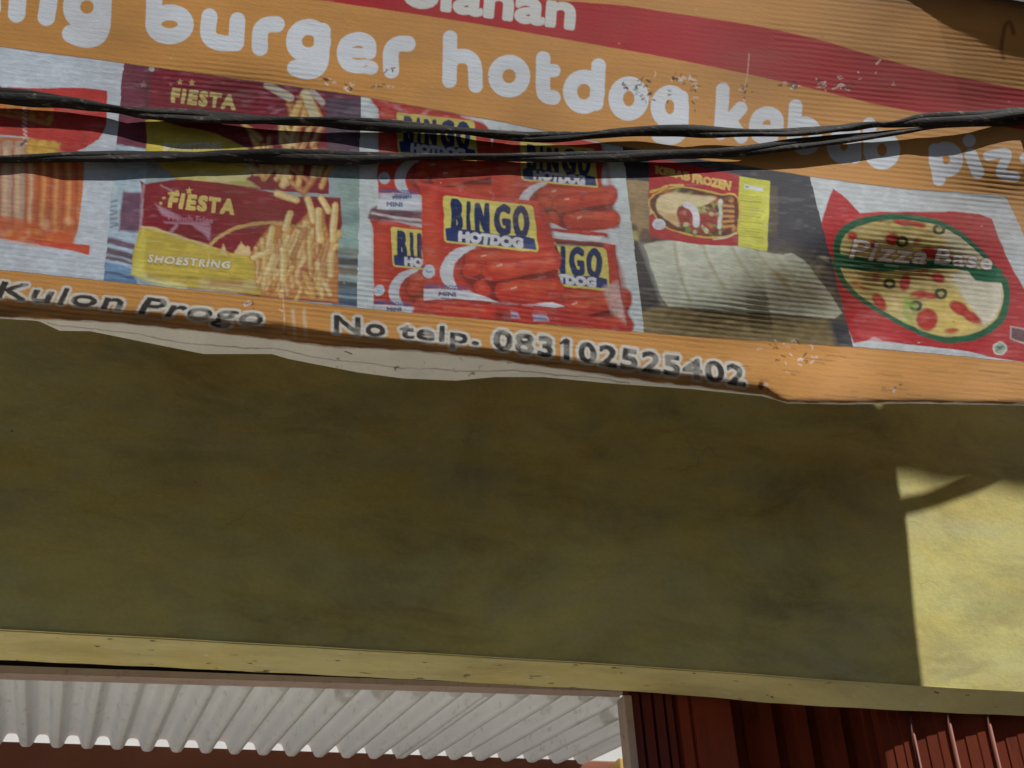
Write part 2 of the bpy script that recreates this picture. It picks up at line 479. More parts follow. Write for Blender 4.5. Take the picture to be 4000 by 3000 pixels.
# the drawn-out leaves
edges = [(835, 1030, .118), (1036, 1195, .110), (1200, 1358, .098), (1363, 1525, .084), (1530, 1683, .040), (1683, 1868, .031), (1868, 2060, .030), (2060, 2250, .030), (2250, 2440, .030), (2440, 2630, .030)]
for k, (za, zb_, Y) in enumerate(edges):
    a = dx_at(za, 300, Y + 0.012); b = dx_at(zb_, 300, Y)
    w = b - a
    dp = 0.042 if k < 4 else 0.010
    pts = [(a - 0.004, Y + dp + 0.012), (a, Y + dp), (a + .3 * w, Y + dp * 0.72), (a + .33 * w, Y + dp * 0.55), (a + .62 * w, Y + dp * 0.36), (a + .66 * w, Y + dp * 0.20), (a + .96 * w, Y)]
    door_prof('door_panel', pts, ztop, M_LEAF, rail)
    if k >= 4:
        bm = bmesh.new()
        r = 0.0046
        ring0, ring1 = [], []
        for j in range(10):
            an = 2 * math.pi * j / 10
            ring0.append(bm.verts.new((b + r * math.cos(an), Y - 0.001 + r * math.sin(an), door_lo)))
            ring1.append(bm.verts.new((b + r * math.cos(an), Y - 0.001 + r * math.sin(an), ztop - 0.03)))
        for j in range(10):
            bm.faces.new((ring0[j], ring0[(j + 1) % 10], ring1[(j + 1) % 10], ring1[j]))
        bm.faces.new(ring1)
        bmesh.ops.recalc_face_normals(bm, faces=bm.faces)
        me = bpy.data.meshes.new('hinge_rod'); bm.to_mesh(me); bm.free(); me.shade_smooth()
        link('hinge_rod', me, M_ROD, rail)

# ------------------------------------------------------------------ banner
VPX, VPY = 1400.0, -7500.0
xr = np.concatenate([np.linspace(-700, -200, 18, endpoint=False), np.arange(-200, 4350, 3.1), np.linspace(4350, 4360, 10)])
def curve(pts):
    p = np.array(pts, float)
    return lambda x: np.interp(x, p[:, 0], p[:, 1])
YTOP = lambda x: 8 + 0.175 * (x - 3900)
ROWT = curve([(-700, 88), (-300, 141), (0, 182), (481, 247), (760, 285), (1070, 327), (1400, 375), (1933, 471), (2433, 573), (2800, 633), (3170, 690), (3400, 722), (3549, 739), (3897, 762), (4000, 785), (4400, 850)])
ROWB = curve([(-700, 980), (-300, 1022), (0, 1054), (550, 1112), (1101, 1169), (1300, 1195), (1900, 1248), (2521, 1300), (3000, 1334), (3334, 1355), (3992, 1415), (4400, 1450)])
HEM = curve([(-700, 1190), (-300, 1222), (0, 1237), (158, 1244), (392, 1256), (570, 1272), (823, 1297), (1101, 1329), (1300, 1354), (1629, 1370), (1870, 1396), (2142, 1434), (2344, 1462), (2600, 1497), (2700, 1506), (2980, 1542), (3075, 1570), (3296, 1573), (3549, 1570), (3992, 1577), (4400, 1590)])
MARG = curve([(-700, 1200), (-300, 1230), (0, 1244), (130, 1252), (152, 1255), (234, 1292), (354, 1294), (557, 1335), (797, 1383), (1063, 1383), (1127, 1402), (1400, 1455), (1572, 1478), (1781, 1487), (1933, 1473), (2123, 1473), (2376, 1497), (2700, 1520), (2980, 1548), (3075, 1576), (3296, 1580), (3549, 1576), (3992, 1584), (4400, 1597)])
NU, NV = 6, 500
def colx(xr_, y): return VPX + (xr_ - VPX) * (y - VPY) / (1000 - VPY)
def solve(fn):
    y = fn(xr)
    for _ in range(4): y = fn(colx(xr, y))
    return y
y_top = solve(YTOP); y_bot = solve(MARG)
y0 = np.maximum(y_top, -40.0)
tt = np.linspace(0, 1, NU, endpoint=False)[:, None]
vv = np.linspace(0, 1, NV)[:, None]
PY = np.concatenate([y_top[None] * (1 - tt) + (y0[None] - 0.5) * tt, y0[None] * (1 - vv) + y_bot[None] * vv], 0)
PX = colx(xr[None, :], PY)
RR, CC = PX.shape
print('banner grid', RR, CC)

# ---- small 2-D drawing kit working on the grid of print points
PR = np.zeros((RR, CC, 3))
ID = np.zeros((RR, CC), np.int32)
CLIP = np.ones((RR, CC), bool)

_lat = {}
def vnoise(x, y, seed=0):
    if seed not in _lat:
        _lat[seed] = np.random.default_rng(seed).random((256, 256))
    L = _lat[seed]
    xi = np.floor(x).astype(int); yi = np.floor(y).astype(int)
    fx = x - xi; fy = y - yi
    fx = fx * fx * (3 - 2 * fx); fy = fy * fy * (3 - 2 * fy)
    a = L[yi % 256, xi % 256]; b = L[yi % 256, (xi + 1) % 256]
    c = L[(yi + 1) % 256, xi % 256]; d = L[(yi + 1) % 256, (xi + 1) % 256]
    return (a * (1 - fx) + b * fx) * (1 - fy) + (c * (1 - fx) + d * fx) * fy
def fnoise(x, y, s, seed=0, oct=3):
    v = 0; w = 1; tot = 0
    for o in range(oct):
        v = v + w * vnoise(x / s * 2 ** o, y / s * 2 ** o, seed + o * 13); tot += w; w *= 0.5
    return v / tot

GAIN = 0.90
def C(c):
    return np.clip(lin(c) * GAIN, 0, 0.86)

class Frame:
    """a drawing frame: own units -> photo pixels"""
    def __init__(s, ox=0, oy=0, k=1.0): s.o = np.array([ox, oy], float); s.k = k
    def p(s, pts): return np.asarray(pts, float) * s.k + s.o
    def r(s, v): return v * s.k
F = Frame()

def region(x0, y0_, x1, y1):
    m = (PX >= x0) & (PX <= x1) & (PY >= y0_) & (PY <= y1) & CLIP
    return np.nonzero(m)

def put(ix, a, col, idn=None):
    if len(ix[0]) == 0: return
    col = np.asarray(col, float)
    a = np.clip(a, 0, 1)
    PR[ix] = PR[ix] * (1 - a[:, None]) + col * a[:, None]
    if idn is not None:
        w = a > 0.5
        ID[ix[0][w], ix[1][w]] = idn

def seg_d(x, y, pts, closed):
    d = np.full(x.shape, 1e18); par = np.zeros(x.shape, bool)
    n_ = len(pts)
    for i in range(n_ if closed else n_ - 1):
        ax, ay = pts[i]; bx, by_ = pts[(i + 1) % n_]
        ex, ey = bx - ax, by_ - ay
        L = ex * ex + ey * ey + 1e-12
        t = np.clip(((x - ax) * ex + (y - ay) * ey) / L, 0, 1)
        d = np.minimum(d, (x - ax - t * ex) ** 2 + (y - ay - t * ey) ** 2)
        if closed and ay != by_:
            c = ((ay > y) != (by_ > y)) & (x < ex * (y - ay) / (by_ - ay) + ax)
            par ^= c
    return np.sqrt(d), par

def smooth_closed(pts, n_=4):
    p = np.asarray(pts, float); out = []
    m = len(p)
    for i in range(m):
        p0, p1, p2, p3 = p[i - 1], p[i], p[(i + 1) % m], p[(i + 2) % m]
        for k in range(n_):
            t = k / n_
            out.append(0.5 * ((2 * p1) + (-p0 + p2) * t + (2 * p0 - 5 * p1 + 4 * p2 - p3) * t * t + (-p0 + 3 * p1 - 3 * p2 + p3) * t ** 3))
    return np.array(out)
def smooth_open(pts, n_=5):
    p = np.asarray(pts, float)
    q_ = np.vstack([2 * p[0] - p[1], p, 2 * p[-1] - p[-2]])
    out = []
    for i in range(1, len(q_) - 2):
        p0, p1, p2, p3 = q_[i - 1], q_[i], q_[i + 1], q_[i + 2]
        for k in range(n_):
            t = k / n_
            out.append(0.5 * ((2 * p1) + (-p0 + p2) * t + (2 * p0 - 5 * p1 + 4 * p2 - p3) * t * t + (-p0 + 3 * p1 - 3 * p2 + p3) * t ** 3))
    out.append(p[-1])
    return np.array(out)

def poly(pts, col, a=1.0, soft=2.2, idn=None, fr=None, sm=False, grow=0.0, tex=None):
    pts = (fr or F).p(pts)
    if sm: pts = smooth_closed(pts)
    g = soft + grow + 2
    ix = region(pts[:, 0].min() - g, pts[:, 1].min() - g, pts[:, 0].max() + g, pts[:, 1].max() + g)
    if len(ix[0]) == 0: return
    x, y = PX[ix], PY[ix]
    d, par = seg_d(x, y, pts, True)
    sd = np.where(par, -d, d) - grow
    al = np.clip(0.5 - sd / (2 * soft), 0, 1) * a
    c = C(col)
    if tex is not None:
        c = c[None] * tex(x, y)[:, None]
    put(ix, al, c, idn)

def stroke(pts, r, col, a=1.0, soft=2.2, idn=None, fr=None, sm=False, r2=None):
    fr = fr or F
    pts = fr.p(pts)
    if sm and len(pts) > 2: pts = smooth_open(pts)
    r = fr.r(r)
    g = r + soft + 2
    ix = region(pts[:, 0].min() - g, pts[:, 1].min() - g, pts[:, 0].max() + g, pts[:, 1].max() + g)
    if len(ix[0]) == 0: return
    d, _ = seg_d(PX[ix], PY[ix], pts, False)
    put(ix, np.clip(0.5 - (d - r) / (2 * soft), 0, 1) * a, C(col), idn)

def ell(c, rx, ry, col, ang=0.0, a=1.0, soft=2.2, idn=None, fr=None, ring=None):
    fr = fr or F
    c = fr.p([c])[0]; rx = fr.r(rx); ry = fr.r(ry)
    g = max(rx, ry) + soft + 3 + (ring or 0)
    ix = region(c[0] - g, c[1] - g, c[0] + g, c[1] + g)
    if len(ix[0]) == 0: return
    x, y = PX[ix] - c[0], PY[ix] - c[1]
    ca, sa = math.cos(ang), math.sin(ang)
    u = (x * ca + y * sa) / rx; v = (-x * sa + y * ca) / ry
    rr = np.sqrt(u * u + v * v) + 1e-9
    sd = (rr - 1) * np.minimum(rx, ry) if ring is None else np.abs(rr - 1) * min(rx, ry) - fr.r(ring)
    put(ix, np.clip(0.5 - sd / (2 * soft), 0, 1) * a, C(col), idn)

_loops = {}
def font_loops(txt, sp=1.0):
    if (txt, sp) in _loops: return _loops[(txt, sp)]
    cu = bpy.data.curves.new('text', 'FONT'); cu.body = txt; cu.fill_mode = 'NONE'; cu.resolution_u = 4; cu.size = 1.0; cu.space_character = sp
    ob = bpy.data.objects.new('text', cu); COL.objects.link(ob)
    dg = bpy.context.evaluated_depsgraph_get()
    ev = ob.evaluated_get(dg); me_ = ev.to_mesh()
    co = np.array([v.co[:2] for v in me_.vertices])
    adj = {}
    for e in me_.edges:
        a, b = e.vertices; adj.setdefault(a, []).append(b); adj.setdefault(b, []).append(a)
    seen = set(); loops = []
    for s in adj:
        if s in seen: continue
        lp = [s]; seen.add(s); cur = s
        while True:
            nx = [w for w in adj[cur] if w not in seen]
            if not nx: break
            cur = nx[0]; seen.add(cur); lp.append(cur)
        loops.append(co[lp])
    ev.to_mesh_clear()
    bpy.data.objects.remove(ob); bpy.data.curves.remove(cu)
    _loops[(txt, sp)] = loops
    return loops

def text(txt, tl, tr, br, bl, col, grow=0.0, soft=2.2, a=1.0, idn=None, fr=None, shear=0.0, cap=True, fade=None, sp=1.0):
    """lettering fitted to a quadrilateral (corners of its cap-height box)"""
    fr = fr or F
    Q = fr.p([tl, tr, br, bl])
    lp = font_loops(txt, sp)
    allp = np.vstack(lp)
    x0_, x1_ = allp[:, 0].min(), allp[:, 0].max()
    h = 0.68 if cap else 0.46
    polys = []
    for l in lp:
        u = (l[:, 0] - x0_) / (x1_ - x0_); v = l[:, 1] / h
        u = u + shear * v * h / (x1_ - x0_)
        top = Q[0] * (1 - u[:, None]) + Q[1] * u[:, None]; bot = Q[3] * (1 - u[:, None]) + Q[2] * u[:, None]
        polys.append(bot * (1 - v[:, None]) + top * v[:, None])
    P = np.vstack(polys); g = grow + soft + 2
    ix = region(P[:, 0].min() - g, P[:, 1].min() - g, P[:, 0].max() + g, P[:, 1].max() + g)
    if len(ix[0]) == 0: return
    x, y = PX[ix], PY[ix]
    D_ = np.full(x.shape, 1e9); par = np.zeros(x.shape, bool)
    for pl in polys:
        mn, mx = pl.min(0) - g, pl.max(0) + g
        w = np.nonzero((x >= mn[0]) & (x <= mx[0]) & (y >= mn[1]) & (y <= mx[1]))[0]
        if len(w) == 0: continue
        d, p_ = seg_d(x[w], y[w], pl, True)
        D_[w] = np.minimum(D_[w], d); par[w] ^= p_
    sd = np.where(par, -D_, D_) - grow
    al = np.clip(0.5 - sd / (2 * soft), 0, 1) * a
    if fade is not None: al = al * fade(x, y)
    put(ix, al, C(col), idn)

# the ink follows the slack of the cloth: edges are slightly uneven
PX0, PY0 = PX, PY
wp = sstep(-10, 60, PY - ROWT(PX))
PX = PX0 + (1.4 + 2.2 * wp) * (fnoise(PX0, PY0, 40, 201) - .5) * 2 + wp * 5 * (fnoise(PX0, PY0, 150, 202) - .5) * 2
PY = PY0 + (1.0 + 1.6 * wp) * (fnoise(PX0, PY0, 34, 203) - .5) * 2 + wp * 2.0 * np.sin(2 * math.pi * (PY0 - .105 * PX0) / 19.5) * fnoise(PX0, PY0, 120, 204)
# ---- background: orange with the red swoosh
ORANGE = (192, 136, 68)
PR[:] = C(ORANGE)
nz = fnoise(PX, PY * 1.6, 240, 3)
PR *= (0.93 + 0.14 * nz)[..., None]
PARTS = {0: ('vinyl_sheet', None, 0)}
def newpart(name, label=None, parent=0):
    k = len(PARTS); PARTS[k] = (name, label, parent); return k
# red swoosh: upper and lower edge traced
up = [(-700, -560), (700, -130), (1300, -60), (2000, -10), (2420, 20), (2600, 47), (2900, 92), (3180, 150), (3400, 215), (3600, 270), (3800, 312), (4000, 352), (4400, 420)]
lo_ = [(-700, -150), (0, -90), (1200, -3), (1300, 8), (1620, 55), (1950, 108), (2300, 170), (2600, 224), (2900, 285), (3180, 348), (3400, 402), (3550, 432), (3680, 452), (3900, 490), (4400, 580)]
ID_RED = newpart('red_stripe', 'red band sweeping across the upper part of the banner')
poly(smooth_open(up, 4).tolist() + smooth_open(lo_, 4)[::-1].tolist(), (166, 24, 36), idn=ID_RED, tex=lambda x, y: 0.9 + 0.2 * fnoise(x, y, 200, 5))
# small white heading word, cut by the picture's top edge
ID_W = newpart('lettering', 'white bold word olahan on the red band')
Z2 = Frame(1300, 0, 1 / 1.58)
text('olahan', (448, -116), (1490, 35), (1478, 172), (440, 22), (196, 198, 196), grow=10, fr=Z2, idn=ID_W, cap=False)

# ---- big rounded words
WHITE = (202, 208, 216)
def word(label, fr, strokes, r):
    k = newpart('lettering', label)
    for s in strokes:
        rr_ = r
        if isinstance(s[-1], (int, float)): rr_ = s[-1]; s = s[:-1]
        if len(s) == 1:
            ell(s[0], rr_, rr_, WHITE, fr=fr, idn=k)
        else:
            stroke(s, rr_, WHITE, fr=fr, idn=k, sm=len(s) > 2, soft=1.8)
def ring(cx, cy, rx, ry):
    return [(cx + rx * math.cos(t * math.pi / 10), cy + ry * math.sin(t * math.pi / 10)) for t in range(21)]
Z1 = Frame(0, 0, 1 / 1.58); Z3 = Frame(2600, 0, 1 / 1.58)
word('white rounded letters ng at the left end of the large text line', Z1, [
    [(-48, -100), (-48, 50)],
    [(115, -80), (102, 85)], [(110, -30), (150, -95), (215, -115), (275, -90), (302, -30), (286, 106)],
    ring(538, 42, 96, 96), [(640, -80), (634, 60), (626, 165), (600, 222), (540, 242), (480, 230), (436, 208)]], 54)
word('white rounded word burger on the orange ground', Z1, [
    [(958, -120), (950, 60), (947, 145)], ring(1047, 150, 100, 74),
    [(1293, 100), (1284, 195), (1308, 246), (1370, 266), (1430, 268)], [(1466, 126), (1457, 266)],
    [(1604, 296), (1607, 200), (1628, 164), (1664, 150), (1708, 150)],
    ring(1904, 254, 90, 88), [(1992, 190), (1985, 300), (1978, 385), (1945, 430), (1885, 440), (1822, 420)],
    [(2125, 322), (2270, 330), 30],
    [(2280, 325), (2276, 268), (2240, 244), (2195, 242), (2145, 262), (2122, 310), (2126, 358), (2152, 396), (2200, 410), (2250, 410), (2292, 418), 42],
    [(2414, 435), (2412, 330), (2430, 290), (2466, 270), (2516, 270)]], 49)
word('white rounded word hotdog in the middle of the large text line', Z2, [
    [(724, 232), (720, 498)], [(722, 400), (748, 358), (802, 345), (850, 362), (876, 410), (882, 528)],
    ring(1089, 470, 86, 88),
    [(1299, 360), (1298, 545), (1318, 592), (1362, 602)], [(1300, 438), (1366, 436), 40],
    ring(1550, 565, 86, 92), [(1640, 404), (1632, 560), (1626, 640)],
    ring(1826, 608, 80, 92),
    ring(2080, 660, 74, 90), [(2150, 600), (2150, 780), (2128, 832), (2075, 852), (2012, 838)]], 44)
word('white rounded word kebab partly behind the cables', Z3, [
    [(354, 552), (338, 822)], [(464, 668), (400, 738), (345, 775)], [(396, 742), (466, 845)],
    [(560, 792), (688, 796), 24],
    [(688, 790), (686, 736), (660, 706), (618, 700), (575, 722), (556, 775), (566, 826), (602, 850), (652, 852)],
    [(803, 655), (790, 855)], ring(862, 838, 62, 78),
    ring(1100, 900, 64, 70), [(1166, 830), (1168, 968)],
    [(1258, 768), (1262, 940)], ring(1335, 925, 72, 80)], 41)
word('white rounded letters piz running out of the right edge', Z3, [
    ring(1730, 985, 66, 70), [(1662, 925), (1688, 1108)],
    [(1874, 866)], [(1884, 958), (1926, 1062)],
    [(1990, 962), (2105, 948), (2068, 1068), (2160, 1092), 30], [(2215, 975), (2330, 970), (2280, 1090), (2380, 1110), 30]], 40)

# ---- bottom lettering: dark with a pale outline
def outlined(txt, quad, label, shear=0.0, fr=None, g1=3.6, fadefn=None, ones=()):
    k = newpart('lettering', label)
    text(txt, *quad, (196, 192, 182), grow=g1 + 11, soft=3, idn=k, fr=fr, shear=shear, sp=1.12)
    text(txt, *quad, (50, 48, 48), grow=g1, fr=fr, shear=shear, fade=fadefn, sp=1.12)
Z4 = Frame(0, 1000, 1 / 1.58); Z5 = Frame(1300, 1000, 1 / 1.58); Z6 = Frame(2600, 700, 1 / 1.58)
worn = lambda x, y: 0.62 + 0.38 * np.clip((fnoise(x, y, 38, 21) - 0.33) * 5, 0, 1)
outlined('Kulon', ((-28, 158), (738, 240), (742, 332), (-24, 250)), 'dark outlined word Kulon at the lower left', 0.22, Z4, fadefn=worn)
outlined('Progo', ((868, 256), (1608, 328), (1598, 428), (858, 352)), 'dark outlined word Progo on the lower orange band', 0.22, Z4, fadefn=worn)
outlined('No', ((12, 370), (322, 398), (320, 496), (10, 468)), 'dark outlined word No below the hotdog packs', 0.0, Z5, fadefn=worn)
outlined('telp.', ((418, 412), (900, 460), (898, 548), (414, 502)), 'dark outlined word telp on the lower orange band', 0.0, Z5, fadefn=worn)
outlined('083102525402', ((1000, 458), (2532, 682), (2536, 800), (998, 570)), 'dark outlined telephone number 083102525402', 0.0, Z5, 4.6, worn)
# flag of the figure 1
stroke([(1408, 540), (1440, 516)], 9, (50, 48, 48), fr=Z5)
# two pale scuffs on the band
for (ax, bx) in ((1805, 1820), (1872, 1890)):
    stroke([(ax, 335), (bx, 500)], 10, (205, 190, 165), a=0.55, fr=Z4, soft=5)

# ---- picture row
ROW = (PY >= ROWT(PX)) & (PY <= ROWB(PX))
def edge_x(top, bot):
    (x0_, y0_), (x1_, y1_) = top, bot
    return x0_ + (PY - y0_) * (x1_ - x0_) / (y1_ - y0_)
EX12 = edge_x((484, 247), (404, 1095)); EX23 = edge_x((1411, 380), (1394, 1200)); EX34 = edge_x((2433, 575), (2516, 1298))
EX45 = edge_x((3164, 692), (3334, 1354)); EX5 = edge_x((3930, 770), (4040, 1010))
def panel(mask, label, col):
    global CLIP
    k = newpart('printed_picture', label)
    CLIP = mask
    PR[mask] = C(col); ID[mask] = k
    return k
def shade(scale, seed, lo=0.85, hi=1.15): return lambda x, y: lo + (hi - lo) * fnoise(x, y, scale, seed)
def softblob(n_, box_, cols, rmin, rmax, a=0.6, fr=None, seed=1, soft=7, asp=(0.5, 1.0)):
    r_ = random.Random(seed)
    for _ in range(n_):
        ell((r_.uniform(box_[0], box_[2]), r_.uniform(box_[1], box_[3])), r_.uniform(rmin, rmax), r_.uniform(rmin, rmax) * r_.uniform(*asp), r_.choice(cols), ang=r_.uniform(-0.5, 0.5), a=a * r_.uniform(0.6, 1), soft=soft, fr=fr)
def quote(txt, x, y, w, h, sl, col, fr, grow=1.0, a=1.0, shear=0.0, soft=2.0, sp=1.0):
    text(txt, (x, y - h), (x + w, y - h + sl * w), (x + w, y + sl * w), (x, y), col, grow=grow, fr=fr, a=a, shear=shear, soft=soft, sp=sp)

# picture 1: sausage bag on white
k1 = panel(ROW & (PX < EX12), 'printed picture of an orange and red sausage bag on white', (188, 198, 210))
Q1 = Frame(0, 150, .603)
kb = newpart('printed_bag', None, k1)
poly([(-260, 560), (-30, 640), (200, 650), (545, 735), (545, 850), (530, 1060), (500, 1250), (462, 1330), (300, 1345), (-260, 1240)], (196, 112, 66), fr=Q1, idn=kb, tex=shade(70, 31))
for i in range(9):                              # sausages in the clear bag
    x = -200 + i * 82
    stroke([(x, 700), (x + 8, 950), (x - 6, 1230)], 38, (192, 100, 60) if x > 190 else (190, 160, 140), fr=Q1, soft=5)
    stroke([(x - 12, 720), (x - 6, 950), (x - 16, 1200)], 12, (222, 186, 150) if x < 230 else (226, 160, 92), fr=Q1, soft=7, a=0.85)
    stroke([(x + 36, 720), (x + 44, 950), (x + 30, 1230)], 7, (150, 66, 38), fr=Q1, soft=6, a=0.6)
poly([(-260, 1120), (120, 1165), (300, 1230), (470, 1260), (480, 1335), (250, 1345), (-260, 1250)], (200, 92, 48), fr=Q1, soft=10, a=0.85, tex=shade(40, 32, .8, 1.2))
softblob(14, (-60, 1180, 470, 1320), [(222, 170, 90), (176, 70, 40), (226, 190, 150)], 12, 34, 0.5, Q1, 3)
poly([(200, 1300), (480, 1330), (584, 1340), (580, 1404), (460, 1372), (260, 1345)], (196, 76, 52), fr=Q1, idn=kb)
poly([(-260, 200), (-20, 298), (10, 318), (180, 322), (350, 322), (520, 317), (695, 338), (690, 560), (640, 655), (540, 715), (440, 742), (170, 640), (-20, 622), (-260, 600)], (188, 52, 52), fr=Q1, idn=kb, tex=shade(60, 33, .85, 1.12))
poly([(-200, 400), (345, 455), (350, 500), (320, 570), (200, 535), (-200, 470)], (196, 150, 66), fr=Q1, soft=4, a=0.75)
poly([(-200, 420), (325, 470), (300, 540), (200, 515), (-200, 455)], (190, 72, 52), fr=Q1, soft=5, a=0.8)
softblob(9, (0, 430, 330, 530), [(206, 170, 80)], 10, 26, 0.6, Q1, 5, soft=4)
poly([(180, 645), (395, 680), (370, 752), (160, 748)], (206, 164, 62), fr=Q1, soft=6, a=0.9)
softblob(10, (180, 655, 390, 745), [(190, 90, 50), (222, 196, 90)], 9, 24, 0.6, Q1, 6, soft=4)
for i in range(10):
    stroke([(150 + 4 * math.sin(i * 2.1), 430 + i * 27), (168, 442 + i * 27)], 7, (214, 196, 190), fr=Q1, soft=3, a=0.8)
stroke([(140, 690), (165, 665)], 9, (60, 52, 52), fr=Q1, soft=3, a=0.8)

# picture 2: two packs of chips
k2 = panel(ROW & (PX >= EX12) & (PX < EX23), 'printed picture of two maroon and yellow chip packs', (150, 166, 172))
Q2 = Frame(400, 200, .6148)
poly([(-20, 40), (1680, 260), (1680, 660), (1440, 660), (270, 620), (80, 590)], (112, 52, 72), fr=Q2, tex=shade(50, 41, .75, 1.25))
poly([(20, 590), (290, 620), (270, 900), (240, 1150), (180, 1430), (300, 1500), (-20, 1460)], (168, 190, 206), fr=Q2, soft=4, tex=shade(60, 42))
softblob(16, (30, 620, 230, 900), [(190, 206, 214), (140, 170, 190), (196, 214, 200)], 16, 50, 0.5, Q2, 8)
poly([(130, 890), (262, 900), (240, 1150), (100, 1140)], (112, 78, 104), fr=Q2, soft=5, tex=shade(30, 43, .7, 1.3))
for i in range(7):
    stroke([(50, 960 + 26 * i), (90, 948 + 26 * i + (i % 3) * 8)], 6, (86, 92, 120), fr=Q2, a=0.7, soft=4)
for (y, c, w_) in ((1200, (96, 44, 72), 22), (1265, (84, 44, 60), 20), (1310, (90, 56, 66), 14), (1355, (96, 140, 184), 34), (1430, (70, 120, 168), 34), (1230, (176, 196, 220), 8), (1330, (190, 200, 224), 8), (1400, (44, 78, 116), 8)):
    stroke([(10, y), (80, y + 12), (190, y + 42)], w_, c, fr=Q2, soft=5, a=0.85, sm=True)
poly([(1420, 300), (1680, 300), (1680, 660), (1420, 660)], (84, 66, 84), fr=Q2, soft=6, tex=shade(36, 44, .7, 1.35))
poly([(1430, 640), (1680, 640), (1680, 1260), (1490, 1260), (1510, 930)], (138, 164, 160), fr=Q2, soft=6, tex=shade(60, 45, .75, 1.2))
for (y, c) in ((1270, (110, 122, 110)), (1330, (62, 62, 60)), (1390, (120, 100, 82)), (1440, (150, 170, 168)), (1480, (64, 74, 84)), (1530, (76, 104, 124)), (1590, (44, 62, 96))):
    stroke([(1480, y), (1660, y + 14)], 24, c, fr=Q2, soft=6, a=0.9)
stroke([(1520, 1060), (1600, 1060)], 40, (96, 128, 134), fr=Q2, soft=16, a=0.7)

def fries(fr, n_, box_, seed, L=(90, 190), r=(14, 20), lean=(-0.9, 0.9)):
    r_ = random.Random(seed)
    for _ in range(n_):
        x, y = r_.uniform(box_[0], box_[2]), r_.uniform(box_[1], box_[3])
        an = -math.pi / 2 + r_.uniform(*lean); l = r_.uniform(*L)
        x2, y2 = x + l * math.cos(an), y + l * math.sin(an)
        w_ = r_.uniform(*r)
        tone = r_.choice([(206, 158, 84), (214, 178, 104), (190, 134, 70), (216, 190, 130), (176, 112, 62)])
        stroke([(x, y), (x2, y2)], w_ + 4, (142, 84, 50), fr=fr, a=0.5, soft=5)
        stroke([(x, y), (x2, y2)], w_, tone, fr=fr, soft=5.5, a=0.85)
        stroke([(x - w_ * .3, y), (x2 - w_ * .3, y2)], w_ * .35, (226, 208, 156), fr=fr, soft=6, a=r_.uniform(.2, .8))
def star(c, r, col, fr):
    poly([(c[0] + (r if i % 2 == 0 else r * .45) * math.sin(i * math.pi / 5), c[1] - (r if i % 2 == 0 else r * .45) * math.cos(i * math.pi / 5)) for i in range(10)], col, fr=fr, soft=1.6)

kp = newpart('printed_pack', None, k2)
poly([(300, 100), (900, 190), (1420, 280), (1430, 640), (1440, 910), (1000, 880), (480, 820), (270, 640), (300, 400)], (126, 34, 52), fr=Q2, idn=kp, tex=shade(60, 46, .8, 1.25))
softblob(26, (1000, 200, 1420, 380), [(190, 150, 170), (92, 30, 48), (150, 80, 100)], 12, 40, 0.5, Q2, 9, soft=4, asp=(.25, .5))
softblob(12, (150, 120, 420, 400), [(150, 80, 104), (96, 40, 60)], 14, 46, 0.45, Q2, 10, soft=5, asp=(.2, .4))
poly([(272, 440), (310, 425), (500, 480), (640, 500), (760, 540), (930, 620), (980, 700), (900, 830), (480, 820), (270, 640), (285, 540)], (206, 186, 66), fr=Q2, idn=kp, soft=3, tex=shade(50, 47, .85, 1.12))
quote('SHOESTRING', 385, 628, 370, 40, -0.02, (206, 206, 196), Q2, 2.5, 0.85)
poly([(420, 760), (700, 770), (900, 800), (1000, 870), (560, 830)], (196, 192, 120), fr=Q2, soft=6, a=0.8)
fries(Q2, 40, (960, 520, 1400, 900), 21)
stroke([(680, 800), (800, 810), (920, 780)], 22, (206, 200, 150), fr=Q2, sm=True, soft=4, a=0.8)
fries(Q2, 7, (1140, 430, 1400, 470), 22, (60, 190), (18, 24), (-0.5, 0.5))
stroke([(1050, 215), (1190, 295)], 26, (186, 178, 160), fr=Q2, soft=4)
stroke([(1290, 270), (1350, 420)], 30, (196, 186, 150), fr=Q2, soft=4)
stroke([(1330, 255), (1400, 330)], 20, (180, 168, 160), fr=Q2, soft=4)
quote('FIESTA', 440, 318, 400, 82, 0.125, (198, 180, 112), Q2, 4.6, 1, 0.12, sp=1.25)
star((492, 195), 20, (190, 170, 110), Q2); star((568, 200), 22, (196, 176, 112), Q2); star((435, 212), 14, (150, 110, 90), Q2); star((265, 212), 26, (150, 120, 100), Q2)
ell((312, 114), 18, 16, (206, 212, 214), fr=Q2, soft=2)
stroke([(300, 120), (285, 300), (280, 420)], 22, (90, 50, 60), fr=Q2, soft=12, a=0.6)

kp = newpart('printed_pack', None, k2)
BAG2 = [(240, 822), (275, 845), (400, 822), (520, 815), (700, 832), (830, 850), (1020, 885), (1200, 920), (1370, 925), (1512, 932), (1520, 1100), (1488, 1250), (1492, 1400), (1500, 1605), (1280, 1585), (1000, 1560), (640, 1510), (400, 1490), (180, 1420), (195, 1300), (240, 1120), (262, 960)]
poly(BAG2, (132, 30, 46), fr=Q2, idn=kp, tex=shade(70, 48, .85, 1.15))
poly([(236, 1112), (300, 1120), (480, 1172), (600, 1215), (700, 1240), (840, 1285), (1000, 1320), (1100, 1400), (1100, 1560), (640, 1510), (400, 1490), (180, 1420), (195, 1300)], (190, 168, 66), fr=Q2, idn=kp, soft=2.5, tex=shade(70, 49, .85, 1.12))
stroke([(240, 1118), (330, 1128), (480, 1172), (600, 1212), (690, 1238)], 7, (214, 200, 150), fr=Q2, soft=3, a=0.8)
stroke([(200, 1400), (330, 1460), (520, 1500)], 18, (206, 206, 150), fr=Q2, soft=8, a=0.8)
